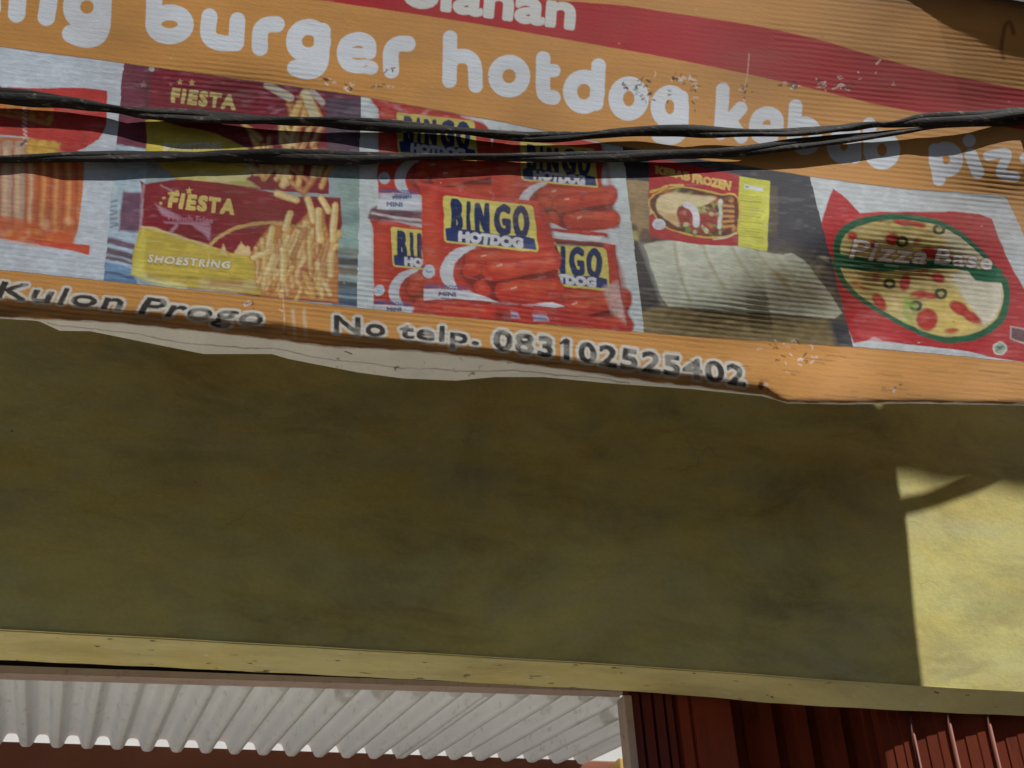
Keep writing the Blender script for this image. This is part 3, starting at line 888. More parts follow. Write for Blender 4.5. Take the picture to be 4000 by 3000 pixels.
poly([(180, 1420), (205, 1290), (260, 1130), (280, 1200), (260, 1440)], (206, 196, 82), fr=Q2, soft=6, a=0.7)
stroke([(300, 1430), (600, 1440), (850, 1450), (980, 1478)], 10, (150, 132, 66), fr=Q2, soft=6, a=0.7, sm=True)
stroke([(640, 1480), (800, 1500), (960, 1490)], 30, (196, 176, 130), fr=Q2, soft=10, a=0.75, sm=True)
stroke([(700, 1470), (880, 1478)], 12, (170, 96, 62), fr=Q2, soft=8, a=0.6)
poly([(930, 1300), (1060, 1120), (1140, 1080), (1230, 1120), (1310, 1020), (1400, 1000), (1440, 1180), (1490, 1300), (1500, 1600), (1000, 1555), (1030, 1440)], (190, 128, 72), fr=Q2, soft=6, tex=shade(45, 50, .75, 1.2))
fries(Q2, 80, (985, 1290, 1400, 1560), 23, (90, 260), (11, 18), (-0.25, 0.65))
softblob(16, (1120, 1360, 1440, 1560), [(166, 84, 66), (150, 70, 56), (190, 120, 96)], 14, 34, 0.6, Q2, 12, soft=5)
fries(Q2, 14, (1010, 1400, 1450, 1580), 24, (60, 140), (14, 20), (-1.2, 1.2))
for a_, b_ in (((1165, 1130), (1195, 1035)), ((1110, 905), (1230, 945)), ((1300, 940), (1345, 1080)), ((1385, 935), (1435, 1015)), ((1370, 1010), (1385, 1200)), ((1478, 980), (1462, 1200)), ((1060, 1240), (1085, 1125)), ((1150, 1260), (1150, 1450)), ((960, 1310), (1060, 1270))):
    stroke([a_, b_], 25, (150, 96, 54), fr=Q2, a=0.45, soft=6)
    stroke([a_, b_], 21, (210, 178, 110), fr=Q2, soft=3)
    stroke([(a_[0] - 6, a_[1]), (b_[0] - 6, b_[1])], 8, (226, 214, 170), fr=Q2, soft=4, a=0.8)
stroke([(690, 1228), (740, 1180), (830, 1130), (950, 1098), (1060, 1090), (1150, 1096)], 11, (196, 160, 96), fr=Q2, sm=True, soft=2.5)
stroke([(1210, 1105), (1262, 1130), (1280, 1150)], 9, (176, 130, 90), fr=Q2, soft=3)
for p_ in ((880, 1250, 48), (770, 1240, 20), (920, 1255, 26)):
    poly([(p_[0] - p_[2], 1290), (p_[0] - p_[2] * .5, 1250), (p_[0], p_[1] - p_[2] * .8), (p_[0] + p_[2] * .6, 1245), (p_[0] + p_[2], 1300)], (212, 184, 130), fr=Q2, soft=4)
# glare on the foil
for q_ in ([(330, 970), (400, 1000), (500, 1050), (480, 1075), (380, 1040)], [(390, 1080), (680, 1092), (690, 1110), (400, 1092)], [(560, 1100), (690, 1120), (680, 1200), (630, 1150)], [(420, 1150), (470, 1090), (480, 1110), (440, 1160)]):
    poly(q_, (186, 146, 168), fr=Q2, soft=5, a=0.75)
stroke([(370, 850), (450, 895)], 5, (190, 150, 160), fr=Q2, soft=3, a=0.7)
quote('French Fries', 420, 1068, 280, 34, 0.1, (176, 120, 140), Q2, 1.5, 0.8)
quote('FIESTA', 425, 985, 405, 86, 0.125, (206, 186, 106), Q2, 4.8, 1, 0.14, sp=1.25)
quote('SHOESTRING', 292, 1342, 510, 46, 0.085, (120, 104, 70), Q2, 4.0, 0.6, 0.2, 4, sp=1.2)
quote('SHOESTRING', 292, 1338, 510, 46, 0.085, (210, 206, 190), Q2, 1.7, 1, 0.2, 1.6, sp=1.2)
star((548, 886), 26, (206, 180, 100), Q2)
for c_ in ((470, 893), (425, 905), (392, 935), (372, 968)): ell(c_, 12, 9, (200, 172, 104), fr=Q2, soft=1.8)
stroke([(262, 850), (250, 1000), (240, 1130)], 9, (176, 140, 156), fr=Q2, soft=4, a=0.7)

# picture 3: hotdog packs
k3 = panel(ROW & (PX >= EX23) & (PX < EX34), 'printed picture of five stacked red hotdog packs on white', (186, 196, 200))
Q3 = Frame(1380, 380, .5667)
def bingo(o, s, seed, dim=1.0, bag=None):
    fr = Frame(*(Q3.p([o])[0] - np.array([620, 675]) * Q3.k * s), Q3.k * s)
    kk = newpart('printed_pack', None, k3)
    cc = lambda c: tuple(v * dim for v in c)
    bagp = bag or [(440, 590), (560, 600), (700, 640), (900, 688), (1100, 700), (1270, 715), (1330, 800), (1380, 1000), (1420, 1250), (1435, 1390), (1462, 1440), (1300, 1435), (1000, 1416), (700, 1390), (485, 1402), (480, 1200), (475, 900), (470, 680)]
    poly([(p[0] + 8, p[1] + 12) for p in bagp], (84, 40, 38), fr=fr, soft=9, a=0.55)
    poly(bagp, cc((186, 48, 36)), fr=fr, idn=kk, tex=shade(75, seed, .82, 1.15))
    poly([(475, 680), (560, 640), (600, 900), (590, 1200), (500, 1250), (480, 1200)], cc((206, 84, 54)), fr=fr, soft=16, a=0.55)
    stroke([(450, 596), (560, 620), (700, 655), (900, 700), (1100, 715), (1265, 728)], 12, cc((206, 80, 74)), fr=fr, soft=6, a=0.7)
    stroke([(1290, 760), (1350, 930), (1390, 1150)], 16, cc((160, 34, 32)), fr=fr, soft=9, a=0.6)
    # sausages
    poly([(760, 1080), (900, 1040), (1100, 1060), (1390, 1080), (1432, 1390), (1000, 1410), (850, 1350), (730, 1230)], cc((120, 30, 22)), fr=fr, soft=9, a=0.9)
    for (a_, b_, r_) in (((830, 1120), (1370, 1110), 62), ((960, 1200), (1120, 1185), 68), ((800, 1190), (830, 1180), 52), ((1180, 1170), (1372, 1150), 56), ((880, 1310), (900, 1330), 48), ((1050, 1330), (1380, 1322), 72)):
        stroke([a_, b_], r_ + 5, cc((92, 24, 18)), fr=fr, a=0.5, soft=6)
        stroke([a_, b_], r_, cc((184, 50, 34)), fr=fr, soft=4)
        stroke([(a_[0], a_[1] - r_ * .35), (b_[0], b_[1] - r_ * .35)], r_ * .32, cc((206, 84, 52)), fr=fr, soft=9, a=0.8)
    stroke([(960, 1278), (1080, 1262), (1200, 1232), (1400, 1196)], 7, cc((84, 20, 16)), fr=fr, soft=4, a=0.85, sm=True)
    for p_ in ((1010, 1160), (1110, 1315), (900, 1092)):
        stroke([(p_[0] - 14, p_[1] + 3), (p_[0] + 16, p_[1] - 5)], 5, (226, 180, 160), fr=fr, soft=3)
    softblob(6, (830, 1100, 1380, 1380), [(214, 110, 60)], 18, 44, 0.3, fr, seed, soft=8)
    # white sweep
    poly([(850, 1030), (760, 1030), (690, 1060), (635, 1110), (605, 1175), (605, 1240), (640, 1300), (720, 1320), (690, 1240), (700, 1150), (760, 1085)], cc((196, 202, 212)), fr=fr, soft=2.5, sm=True)
    stroke([(745, 1100), (720, 1160)], 5, (60, 66, 80), fr=fr, soft=2, a=0.8)
    # white foot strip
    poly([(483, 1318), (640, 1318), (800, 1335), (900, 1370), (1005, 1412), (700, 1388), (485, 1400)], cc((196, 200, 212)), fr=fr, soft=2.5)
    poly([(1200, 1424), (1380, 1412), (1462, 1440), (1380, 1447)], cc((200, 204, 212)), fr=fr, soft=2.5)
    quote('BEEF FROZEN', 495, 1312, 285, 26, 0.06, (66, 82, 140), fr, 1.2, 0.9)
    quote('MINI', 590, 1368, 115, 24, 0.02, (40, 52, 100), fr, 1.8, 0.9)
    stroke([(610, 1386), (660, 1388)], 3, (50, 66, 120), fr=fr, soft=2, a=0.7)
    ell((522, 1200), 46, 46, cc((186, 198, 212)), fr=fr)
    stroke([(500, 1195), (520, 1205), (545, 1200)], 4, (70, 110, 140), fr=fr, soft=2, a=0.8)
    # label
    lab = [(618, 690), (632, 676), (1225, 742), (1243, 760), (1272, 1050), (1262, 1068), (650, 1005), (634, 990)]
    poly(lab, cc((206, 194, 96)), fr=fr, soft=2.0)
    poly([(640, 905), (690, 895), (720, 910), (800, 912), (1000, 950), (1120, 955), (1200, 962), (1248, 975), (1258, 1050), (650, 988)], cc((26, 52, 112)), fr=fr, soft=2.0)
    for ch, x0_, x1_, yt, yb_ in (('B', 674, 755, 712, 925), ('I', 781, 808, 728, 935), ('N', 838, 936, 738, 935), ('G', 965, 1080, 748, 945), ('O', 1095, 1208, 758, 962)):
        text(ch, (x0_ + 14, yt), (x1_ - 10, yt + 6), (x1_ - 10, yb_), (x0_ + 14, yb_ - 6), cc((22, 44, 92)), grow=7.5 * s, fr=fr, soft=1.8)
    text('HOTDOG', (738, 928), (1160, 976), (1160, 1034), (738, 988), cc((206, 208, 214)), grow=4.6 * s, fr=fr, soft=1.6)
    # creases
    r_ = random.Random(seed)
    for _ in range(7):
        x, y = r_.uniform(480, 1350), r_.choice([r_.uniform(610, 720), r_.uniform(1000, 1380)])
        stroke([(x, y), (x + r_.uniform(-70, 70), y + r_.uniform(-14, 14))], 4, (220, 150, 140), fr=fr, soft=4, a=0.4)
bingo((300, 105), .86, 61, 0.93, [(405, 560), (500, 575), (1000, 665), (1290, 730), (1350, 800), (1400, 1000), (1430, 1300), (1500, 1460), (900, 1430), (485, 1400), (470, 1200), (480, 800), (470, 640)])
softblob(20, (140, 30, 560, 120), [(206, 120, 130), (150, 40, 50), (214, 170, 180)], 10, 30, 0.5, Q3, 14, soft=4, asp=(.3, .6))
poly([(740, 130), (900, 150), (1000, 185), (990, 210), (860, 170)], (196, 200, 206), fr=Q3, soft=4, a=0.85)
bingo((1150, 300), .83, 62, 0.95, [(400, 600), (560, 590), (900, 640), (1100, 655), (1290, 700), (1312, 800), (1300, 1000), (1330, 1250), (1345, 1470), (1000, 1440), (600, 1390), (400, 1390), (380, 1000)])
poly([(1700, 980), (1400, 960), (1360, 920), (1400, 930), (1720, 960)], (204, 206, 210), fr=Q3, soft=4)
bingo((258, 895), .83, 63, 0.95)
poly([(100, 830), (120, 770), (180, 740), (480, 790), (480, 880), (300, 850), (140, 850)], (96, 66, 76), fr=Q3, soft=6, tex=shade(22, 64, .7, 1.5))
stroke([(130, 800), (300, 830), (470, 850)], 9, (210, 200, 206), fr=Q3, soft=4, a=0.8)
poly([(180, 705), (480, 700), (480, 780), (160, 770)], (196, 202, 212), fr=Q3, soft=3)
quote('FROZEN', 290, 690, 110, 22, 0.05, (66, 82, 150), Q3, 1.2, .9)
quote('MINI', 232, 750, 110, 26, 0.02, (60, 80, 140), Q3, 1.6, .9)
bingo((1170, 975), .92, 65, 0.92, [(600, 640), (900, 680), (1200, 700), (1310, 720), (1330, 900), (1370, 1150), (1440, 1460), (1000, 1430), (600, 1400), (560, 1000)])
poly([(1380, 985), (1500, 990), (1740, 1010), (1720, 1030), (1400, 1020)], (90, 44, 50), fr=Q3, soft=5)
poly([(1720, 1310), (1830, 1260), (1860, 1420), (1880, 1560), (1780, 1480)], (196, 170, 166), fr=Q3, soft=9, a=0.75, tex=shade(14, 66, .6, 1.4))
stroke([(1800, 1060), (1830, 1250), (1870, 1450), (1905, 1590)], 7, (150, 50, 50), fr=Q3, soft=4)
poly([(430, 1400), (1000, 1420), (1400, 1450), (1900, 1590), (1850, 1640), (400, 1500)], (176, 46, 36), fr=Q3, soft=6, tex=shade(40, 67, .75, 1.2))
stroke([(600, 1470), (960, 1490)], 46, (186, 50, 36), fr=Q3, soft=5); stroke([(640, 1455), (900, 1470)], 12, (214, 104, 70), fr=Q3, soft=8, a=.7)
stroke([(1000, 1500), (1060, 1520)], 24, (90, 26, 22), fr=Q3, soft=10, a=.7)
for a_, b_ in (((1080, 1470), (1130, 1520)), ((1230, 1490), (1330, 1545))):
    poly([(a_[0], a_[1]), (b_[0], a_[1] + 8), (b_[0] + 20, b_[1]), (a_[0] + 14, b_[1])], (166, 160, 184), fr=Q3, soft=4, a=.85)
    stroke([(a_[0] + 10, a_[1] + 30), (b_[0], b_[1] - 12)], 4, (70, 76, 140), fr=Q3, soft=2, a=.8)
bingo((620, 675), 1.0, 68)

# picture 4: boxed kebab over a tray of wraps
k4 = panel(ROW & (PX >= EX34) & (PX < EX45), 'printed picture of a red and yellow kebab box above pale wraps', (62, 62, 70))
Q4 = Frame(2420, 560, .4942)
poly([(20, 280), (240, 300), (240, 790), (90, 780), (60, 640)], (150, 128, 92), fr=Q4, soft=4, tex=shade(26, 71, .75, 1.2))
ell((110, 690), 34, 52, (92, 88, 74), fr=Q4, soft=5); ell((205, 740), 48, 62, (98, 80, 68), fr=Q4, soft=6)
poly([(80, 700), (135, 690), (150, 770), (90, 780)], (180, 180, 96), fr=Q4, soft=6, a=.8)
poly([(80, 760), (170, 780), (260, 1000), (340, 1290), (180, 1330)], (60, 62, 66), fr=Q4, soft=7)
poly([(150, 780), (220, 790), (300, 1060), (360, 1290), (330, 1300), (230, 1000)], (140, 146, 140), fr=Q4, soft=8, a=.8)
poly([(170, 1330), (360, 1270), (700, 1330), (1300, 1370), (1760, 1390), (1860, 1620), (190, 1520)], (128, 112, 76), fr=Q4, soft=7, tex=shade(30, 72, .7, 1.25))
poly([(1640, 1370), (1880, 1380), (1880, 1630), (1720, 1600)], (60, 60, 66), fr=Q4, soft=14)
softblob(50, (200, 1330, 1650, 1560), [(150, 140, 84), (96, 84, 56), (176, 160, 110)], 10, 44, 0.45, Q4, 15, soft=6, asp=(.2, .5))
poly([(1190, 330), (1255, 345), (1255, 735), (1185, 740)], (88, 78, 66), fr=Q4, soft=4)
kt = newpart('printed_tray', 'pale tray of rolled wraps printed below the kebab box', k4)
TR = [(195, 800), (300, 775), (420, 770), (640, 800), (860, 795), (1000, 815), (1100, 850), (1280, 880), (1360, 870), (1440, 910), (1520, 1000), (1600, 1110), (1690, 1230), (1765, 1340), (1700, 1385), (1400, 1360), (1000, 1330), (620, 1300), (380, 1290), (320, 1200), (260, 1000)]
poly(TR, (196, 202, 184), fr=Q4, soft=3, idn=kt, tex=shade(60, 73, .86, 1.08))
for (a_, b_) in (((430, 790), (560, 1250)), ((660, 800), (830, 1140)), ((880, 800), (1180, 1250)), ((1100, 860), (1400, 1200)), ((1240, 900), (1560, 1230))):
    mid_ = ((a_[0] + b_[0]) / 2 - 20, (a_[1] + b_[1]) / 2)
    stroke([a_, mid_, b_], 8, (150, 140, 84), fr=Q4, soft=7, a=.7, sm=True)
    stroke([(a_[0] + 30, a_[1]), (mid_[0] + 34, mid_[1]), (b_[0] + 40, b_[1])], 16, (216, 220, 206), fr=Q4, soft=12, a=.5, sm=True)
softblob(46, (420, 940, 1600, 1330), [(168, 158, 104), (214, 216, 200), (150, 130, 90)], 8, 34, 0.4, Q4, 16, soft=5, asp=(.3, .8))
softblob(40, (1050, 900, 1680, 1360), [(170, 164, 130), (138, 126, 96), (190, 188, 160)], 12, 40, 0.45, Q4, 17, soft=6, asp=(.3, .7))
poly([(1000, 880), (1360, 870), (1520, 1000), (1690, 1230), (1765, 1340), (1400, 1365), (900, 1330), (880, 1150)], (146, 140, 112), fr=Q4, soft=60, a=.55, tex=shade(26, 79, .75, 1.25))
poly([(1200, 1000), (1260, 1010), (1350, 1100), (1300, 1120)], (140, 124, 82), fr=Q4, soft=6, a=.8)
kx = newpart('printed_box', 'red and yellow kebab box printed on the banner', k4)
poly([(233, 130), (400, 138), (945, 250), (940, 806), (640, 806), (240, 740)], (170, 36, 44), fr=Q4, idn=kx, soft=2, tex=shade(80, 74, .9, 1.1))
poly([(945, 255), (1190, 300), (1172, 856), (938, 806)], (204, 204, 70), fr=Q4, idn=kx, soft=2, tex=shade(50, 75, .92, 1.06))
poly([(985, 325), (1135, 352), (1138, 384), (984, 358)], (206, 214, 222), fr=Q4, soft=2.4, sm=False)
stroke([(995, 340), (1015, 343)], 5, (120, 130, 150), fr=Q4, soft=2)
for i, y in enumerate((410, 430, 452, 500, 520, 548, 566, 590, 615, 670, 690, 712, 732)):
    stroke([(955, y), (1090 + (i * 37) % 50, y + 16)], 3.5, (150, 140, 52), fr=Q4, soft=2.5, a=.7)
text('KEBAB', (292, 182), (556, 240), (556, 290), (290, 232), (204, 170, 84), grow=3.0, fr=Q4, soft=1.6)
text('FROZEN', (584, 248), (880, 302), (870, 366), (584, 304), (208, 178, 92), grow=3.2, fr=Q4, soft=1.6)
for (a_, b_) in (((252, 384), (382, 340)), ((402, 330), (508, 330))):
    stroke([a_, b_], 10, (206, 170, 66), fr=Q4, soft=2)
# oval picture on the box
OV = [(233, 470), (262, 420), (330, 375), (420, 350), (520, 345), (640, 362), (780, 398), (941, 428), (941, 690), (900, 720), (800, 745), (660, 742), (520, 720), (400, 680), (330, 640), (260, 540)]
poly(OV, (206, 170, 74), fr=Q4, sm=True, soft=2, grow=2)
poly([(245 + (x - 245) * .975 + 8, 545 + (y - 545) * .955) for x, y in OV], (92, 46, 34), fr=Q4, sm=True, soft=2.5, tex=shade(24, 76, .7, 1.4))
softblob(10, (330, 365, 560, 400), [(52, 50, 40), (150, 160, 70), (176, 84, 50)], 14, 34, .8, Q4, 18, soft=4)
softblob(14, (740, 420, 930, 700), [(206, 160, 84), (170, 84, 50), (60, 52, 40), (196, 120, 60)], 16, 40, .8, Q4, 19, soft=4)
poly([(292, 480), (320, 420), (400, 392), (520, 400), (640, 412), (760, 430), (700, 480), (600, 510), (480, 500), (450, 560), (470, 660), (400, 620), (310, 550)], (214, 196, 150), fr=Q4, sm=True, soft=4, tex=shade(26, 77, .88, 1.1))
poly([(310, 540), (400, 560), (460, 560), (480, 660), (430, 640)], (196, 150, 90), fr=Q4, soft=9, a=.7)
poly([(455, 560), (480, 500), (540, 480), (640, 520), (760, 560), (770, 660), (700, 720), (600, 710), (500, 640)], (140, 48, 42), fr=Q4, sm=True, soft=4, tex=shade(20, 78, .7, 1.4))
softblob(12, (470, 520, 740, 700), [(176, 84, 70), (96, 30, 30), (190, 130, 110)], 12, 32, .6, Q4, 20, soft=4)
softblob(16, (500, 640, 820, 730), [(110, 150, 62), (200, 206, 160), (60, 110, 48)], 10, 26, .8, Q4, 22, soft=3)
softblob(10, (620, 460, 790, 560), [(150, 176, 70), (206, 206, 150)], 12, 30, .75, Q4, 23, soft=3)
stroke([(530, 485), (580, 510), (605, 570), (598, 640)], 27, (206, 206, 212), fr=Q4, sm=True, soft=2.4)
stroke([(795, 450), (800, 560), (790, 660)], 15, (206, 212, 200), fr=Q4, soft=3, a=.85)
for i in range(5):
    stroke([(820, 490 + i * 42), (900, 500 + i * 38)], 11, (200, 140, 74), fr=Q4, soft=3)
ell((312, 640), 48, 42, (200, 206, 214), fr=Q4)
for i in range(4): stroke([(285, 622 + 12 * i), (340, 625 + 12 * i)], 2.5, (130, 140, 160), fr=Q4, soft=1.5, a=.7)
poly([(240, 520), (280, 545), (240, 570)], (214, 196, 140), fr=Q4, soft=3)
stroke([(740, 760), (850, 745), (920, 710)], 5, (206, 200, 190), fr=Q4, soft=2)

# picture 5: pizza base bag
k5 = panel(ROW & (PX >= EX45) & (PX < EX5), 'printed picture of a red pizza base bag with a green oval', (186, 192, 196))
Q5 = Frame(3100, 650, .4823)
kz = newpart('printed_bag', None, k5)
RED5 = (176, 34, 40)
poly([(322, 180), (420, 250), (545, 380), (700, 368), (1000, 370), (1300, 368), (1500, 385), (1610, 420), (1660, 560), (1760, 800), (1790, 860), (1880, 1000), (2000, 1100), (2000, 1640), (1866, 1585), (1700, 1560), (1540, 1530), (1340, 1485), (1000, 1450), (720, 1410), (650, 1378), (590, 1415), (490, 1430), (380, 1150), (300, 830), (210, 510), (290, 260)], RED5, fr=Q5, idn=kz, tex=shade(90, 81, .85, 1.12))
poly([(420, 440), (545, 385), (690, 375), (560, 470), (430, 475)], (196, 74, 66), fr=Q5, soft=7, a=.7)
poly([(490, 1330), (700, 1350), (900, 1400), (760, 1420), (560, 1400)], (196, 60, 64), fr=Q5, soft=10, a=.6)
OV5 = [(345, 560), (420, 480), (560, 415), (800, 385), (1020, 400), (1220, 450), (1400, 560), (1560, 710), (1680, 850), (1745, 960), (1755, 1100), (1700, 1260), (1560, 1370), (1380, 1425), (1180, 1420), (1000, 1360), (760, 1230), (560, 1110), (420, 980), (330, 840), (320, 680)]
poly(OV5, (24, 92, 62), fr=Q5, sm=True, soft=2.5)
cx5, cy5 = 1040, 905
IN5 = [(cx5 + (x - cx5) * .925, cy5 + (y - cy5) * .905) for x, y in OV5]
poly(IN5, (198, 176, 108), fr=Q5, sm=True, soft=2.5, tex=shade(34, 82, .75, 1.18))
_c = CLIP.copy()
pin = smooth_closed(Q5.p(IN5)); dd_, pp_ = seg_d(PX, PY, pin, True); CLIP = CLIP & pp_
softblob(90, (400, 430, 1500, 1360), [(206, 186, 90), (196, 150, 84), (176, 168, 96), (214, 200, 150), (160, 130, 70)], 20, 66, .55, Q5, 25, soft=7)
softblob(40, (420, 430, 1300, 1000), [(166, 54, 46), (150, 60, 52), (130, 150, 66), (150, 130, 84)], 22, 56, .7, Q5, 26, soft=6, asp=(.4, .9))
poly([(1170, 470), (1300, 520), (1560, 740), (1650, 850), (1400, 820), (1250, 660)], (196, 186, 158), fr=Q5, soft=14, a=.8)
poly([(1270, 880), (1400, 830), (1700, 930), (1690, 1120), (1620, 1240), (1540, 1290), (1400, 1120)], (214, 206, 184), fr=Q5, soft=7)
poly([(1050, 1090), (1250, 1000), (1420, 1130), (1540, 1300), (1300, 1360), (1150, 1340)], (214, 186, 96), fr=Q5, soft=12, a=.8)
for (c_, rx, ry, an) in (((1080, 1240), 88, 92, 0), ((800, 590), 60, 48, 0), ((1340, 1150), 86, 50, .6), ((1440, 1220), 90, 40, .5), ((1010, 1040), 70, 34, -.2), ((1110, 1050), 60, 26, .1), ((1170, 900), 50, 36, .4), ((690, 1100), 80, 44, 1.0), ((905, 940), 40, 70, .2), ((640, 630), 40, 30, 0), ((1110, 700), 70, 44, .4), ((1280, 1330), 50, 18, 0), ((880, 450), 80, 28, .2), ((480, 560), 40, 30, .3), ((1000, 470), 60, 20, .2), ((700, 440), 30, 12, 0)):
    ell(c_, rx, ry, (124, 30, 26), ang=an, fr=Q5, soft=5, a=.7)
    ell(c_, rx * .9, ry * .88, (178, 44, 36), ang=an, fr=Q5, soft=4)
    ell((c_[0] - rx * .2, c_[1] - ry * .25), rx * .35, ry * .3, (208, 96, 70), ang=an, fr=Q5, soft=6, a=.5)
for c_ in ((780, 950), (990, 1130), (1190, 1030), (880, 610), (1180, 510)):
    ell(c_, 36, 32, (66, 66, 46), fr=Q5, ring=14, soft=3)
    ell(c_, 22, 18, (170, 160, 100), fr=Q5, soft=4)
softblob(14, (860, 1060, 1000, 1280), [(140, 170, 62), (120, 160, 60)], 16, 40, .7, Q5, 27, soft=5, asp=(.6, 1.4))
CLIP = _c
poly([(322, 700), (440, 715), (600, 740), (860, 775), (1120, 760), (1320, 780), (1500, 830), (1640, 815), (1690, 830), (1700, 890), (1750, 915), (1740, 940), (1600, 940), (1470, 920), (1410, 850), (1300, 828), (1000, 830), (760, 850), (560, 850), (380, 820), (312, 820)], (22, 100, 66), fr=Q5, soft=3)
softblob(10, (320, 710, 560, 830), [(70, 150, 110), (20, 84, 56)], 10, 30, .6, Q5, 28, soft=3, asp=(.2, .4))
for (txt_, q_) in (('Pizza', ((470, 592), (1090, 672), (1070, 786), (450, 742))), ('Base', ((1150, 660), (1600, 722), (1600, 832), (1145, 782)))):
    text(txt_, *q_, (84, 34, 34), grow=6, fr=Q5, soft=3, a=.8, shear=.15, sp=1.1)
    text(txt_, *q_, (218, 208, 202), grow=2.6, fr=Q5, soft=1.5, shear=.15, sp=1.1)
for (a_, b_) in (((545, 796), (640, 806)), ((740, 800), (850, 812))): stroke([a_, b_], 4, (150, 180, 160), fr=Q5, soft=2)
ell((1668, 1472), 56, 54, (190, 196, 186), fr=Q5); ell((1668, 1472), 44, 42, (150, 160, 146), fr=Q5); softblob(6, (1645, 1450, 1692, 1496), [(40, 96, 60)], 8, 16, .8, Q5, 29, soft=2)
poly([(1755, 1290), (1900, 1320), (1900, 1460), (1750, 1400)], (180, 150, 150), fr=Q5, soft=2)
poly([(1768, 1306), (1900, 1334), (1900, 1440), (1765, 1392)], (96, 66, 70), fr=Q5, soft=2, tex=shade(9, 83, .6, 1.6))
CLIP = np.ones((RR, CC), bool)
# crinkled, faded ink in the pictures
inrow = ROW & (PX < EX5)
cr = 0.88 + 0.24 * fnoise(PX0 * .8, PY0 * 1.2, 22, 211) 
rg = 1 - np.abs(fnoise(PX0 * .55, PY0 * 1.3, 48, 212, 4) - .5) * 2
cr = cr * (0.90 + 0.12 * np.clip((rg - .8) * 6, 0, 1))
PR[inrow] *= cr[inrow][:, None]
gl = np.clip((fnoise(PX0 * .5, PY0 * 2.2, 30, 213) - .62) * 6, 0, 1) * .09 * inrow
PR[:] = PR * (1 - gl[..., None]) + C((206, 200, 198)) * gl[..., None]
# dark hairlines where the pictures meet the orange
for fn in (ROWT, ROWB):
    d_ = np.abs(PY - fn(PX)); m_ = np.nonzero((d_ < 4) & (PX < EX5 + 4)); put(m_, np.clip(1 - d_[m_] / 3.2, 0, 1) * 0.7, C((70, 58, 50)))

# ---- wear: scuffs, pin holes, stains; also some painted shade
def scuffs(cx, cy, n_, sx, sy, seed):
    r_ = random.Random(seed)
    for _ in range(n_):
        x, y = cx + r_.gauss(0, sx), cy + r_.gauss(0, sy)
        pts_ = [(x, y)]
        for _k in range(r_.randint(1, 3)): pts_.append((pts_[-1][0] + r_.uniform(-14, 14), pts_[-1][1] + r_.uniform(-9, 10)))
        stroke(pts_, r_.uniform(1.2, 3.6), r_.choice([(214, 206, 200), (60, 46, 40), (52, 40, 36), (206, 190, 180), (96, 66, 44)]), soft=1.8, a=r_.uniform(.5, .95))
scuffs(2500, 325, 16, 26, 14, 1); scuffs(2660, 305, 22, 26, 12, 2); scuffs(2712, 350, 12, 8, 24, 3); scuffs(2615, 380, 8, 8, 14, 4)
scuffs(2910, 350, 9, 14, 16, 5); scuffs(3090, 335, 12, 24, 6, 6); scuffs(3215, 325, 14, 12, 18, 7); scuffs(3300, 335, 14, 24, 9, 8); scuffs(3420, 300, 7, 60, 30, 9)
scuffs(1440, 265, 6, 10, 8, 10); scuffs(1525, 268, 8, 12, 10, 11); scuffs(1280, 312, 5, 4, 4, 12); scuffs(1350, 336, 8, 26, 6, 13); scuffs(1480, 335, 7, 30, 8, 14)
scuffs(2520, 375, 10, 14, 12, 15)
for (x0_, y0_, x1_, y1_) in ((2926, 210, 2908, 350), (2560, 280, 2556, 300), (1102, 1090, 1108, 1330)):
    stroke([(x0_, y0_), ((x0_ + x1_) / 2 + 4, (y0_ + y1_) / 2), (x1_, y1_)], 2.2, (214, 190, 160), a=.7)
scuffs(1106, 1280, 8, 3, 30, 16); scuffs(975, 1510 - 325, 10, 10, 5, 17)
r_ = random.Random(40)
for _ in range(70):
    x = r_.uniform(0, 4000); y = r_.uniform(0, 1500)
    ell((x, y), r_.uniform(1.5, 4), r_.uniform(1.2, 3), r_.choice([(60, 46, 36), (90, 66, 50), (214, 200, 180)]), a=r_.uniform(.3, .8), soft=1.6)
# wire loop's shadow painted in the upper right corner, and knots on the lower band
stroke([(3960, 130), (3945, 88), (3928, 100), (3916, 150), (3912, 195), (3920, 228)], 7, (104, 60, 30), a=.75, soft=6, sm=True)
ell((2973, 1507), 11, 16, (54, 40, 32), soft=4, a=.9); scuffs(2990, 1520, 6, 14, 10, 18)
for (cx, cy, n_, sx, sy, sd_) in ((3120, 1395, 16, 40, 26, 19), (3480, 1510, 6, 30, 12, 20), (3060, 1350, 8, 60, 10, 24)):
    scuffs(cx, cy, n_, sx, sy, sd_)
# grime lines gathered in the weave of the lower band (brown dashes)
r_ = random.Random(41)
for _ in range(90):
    x = r_.uniform(2650, 4050); yb = float(HEM(x)); yt_ = float(ROWB(x))
    y = yt_ + (yb - yt_) * r_.random() ** 0.8
    l = r_.uniform(20, 130); s_ = 0.085
    stroke([(x, y), (x + l, y + l * s_ + r_.uniform(-2, 2))], r_.uniform(1, 2.4), (96, 62, 40), a=r_.uniform(.12, .5), soft=2.2)
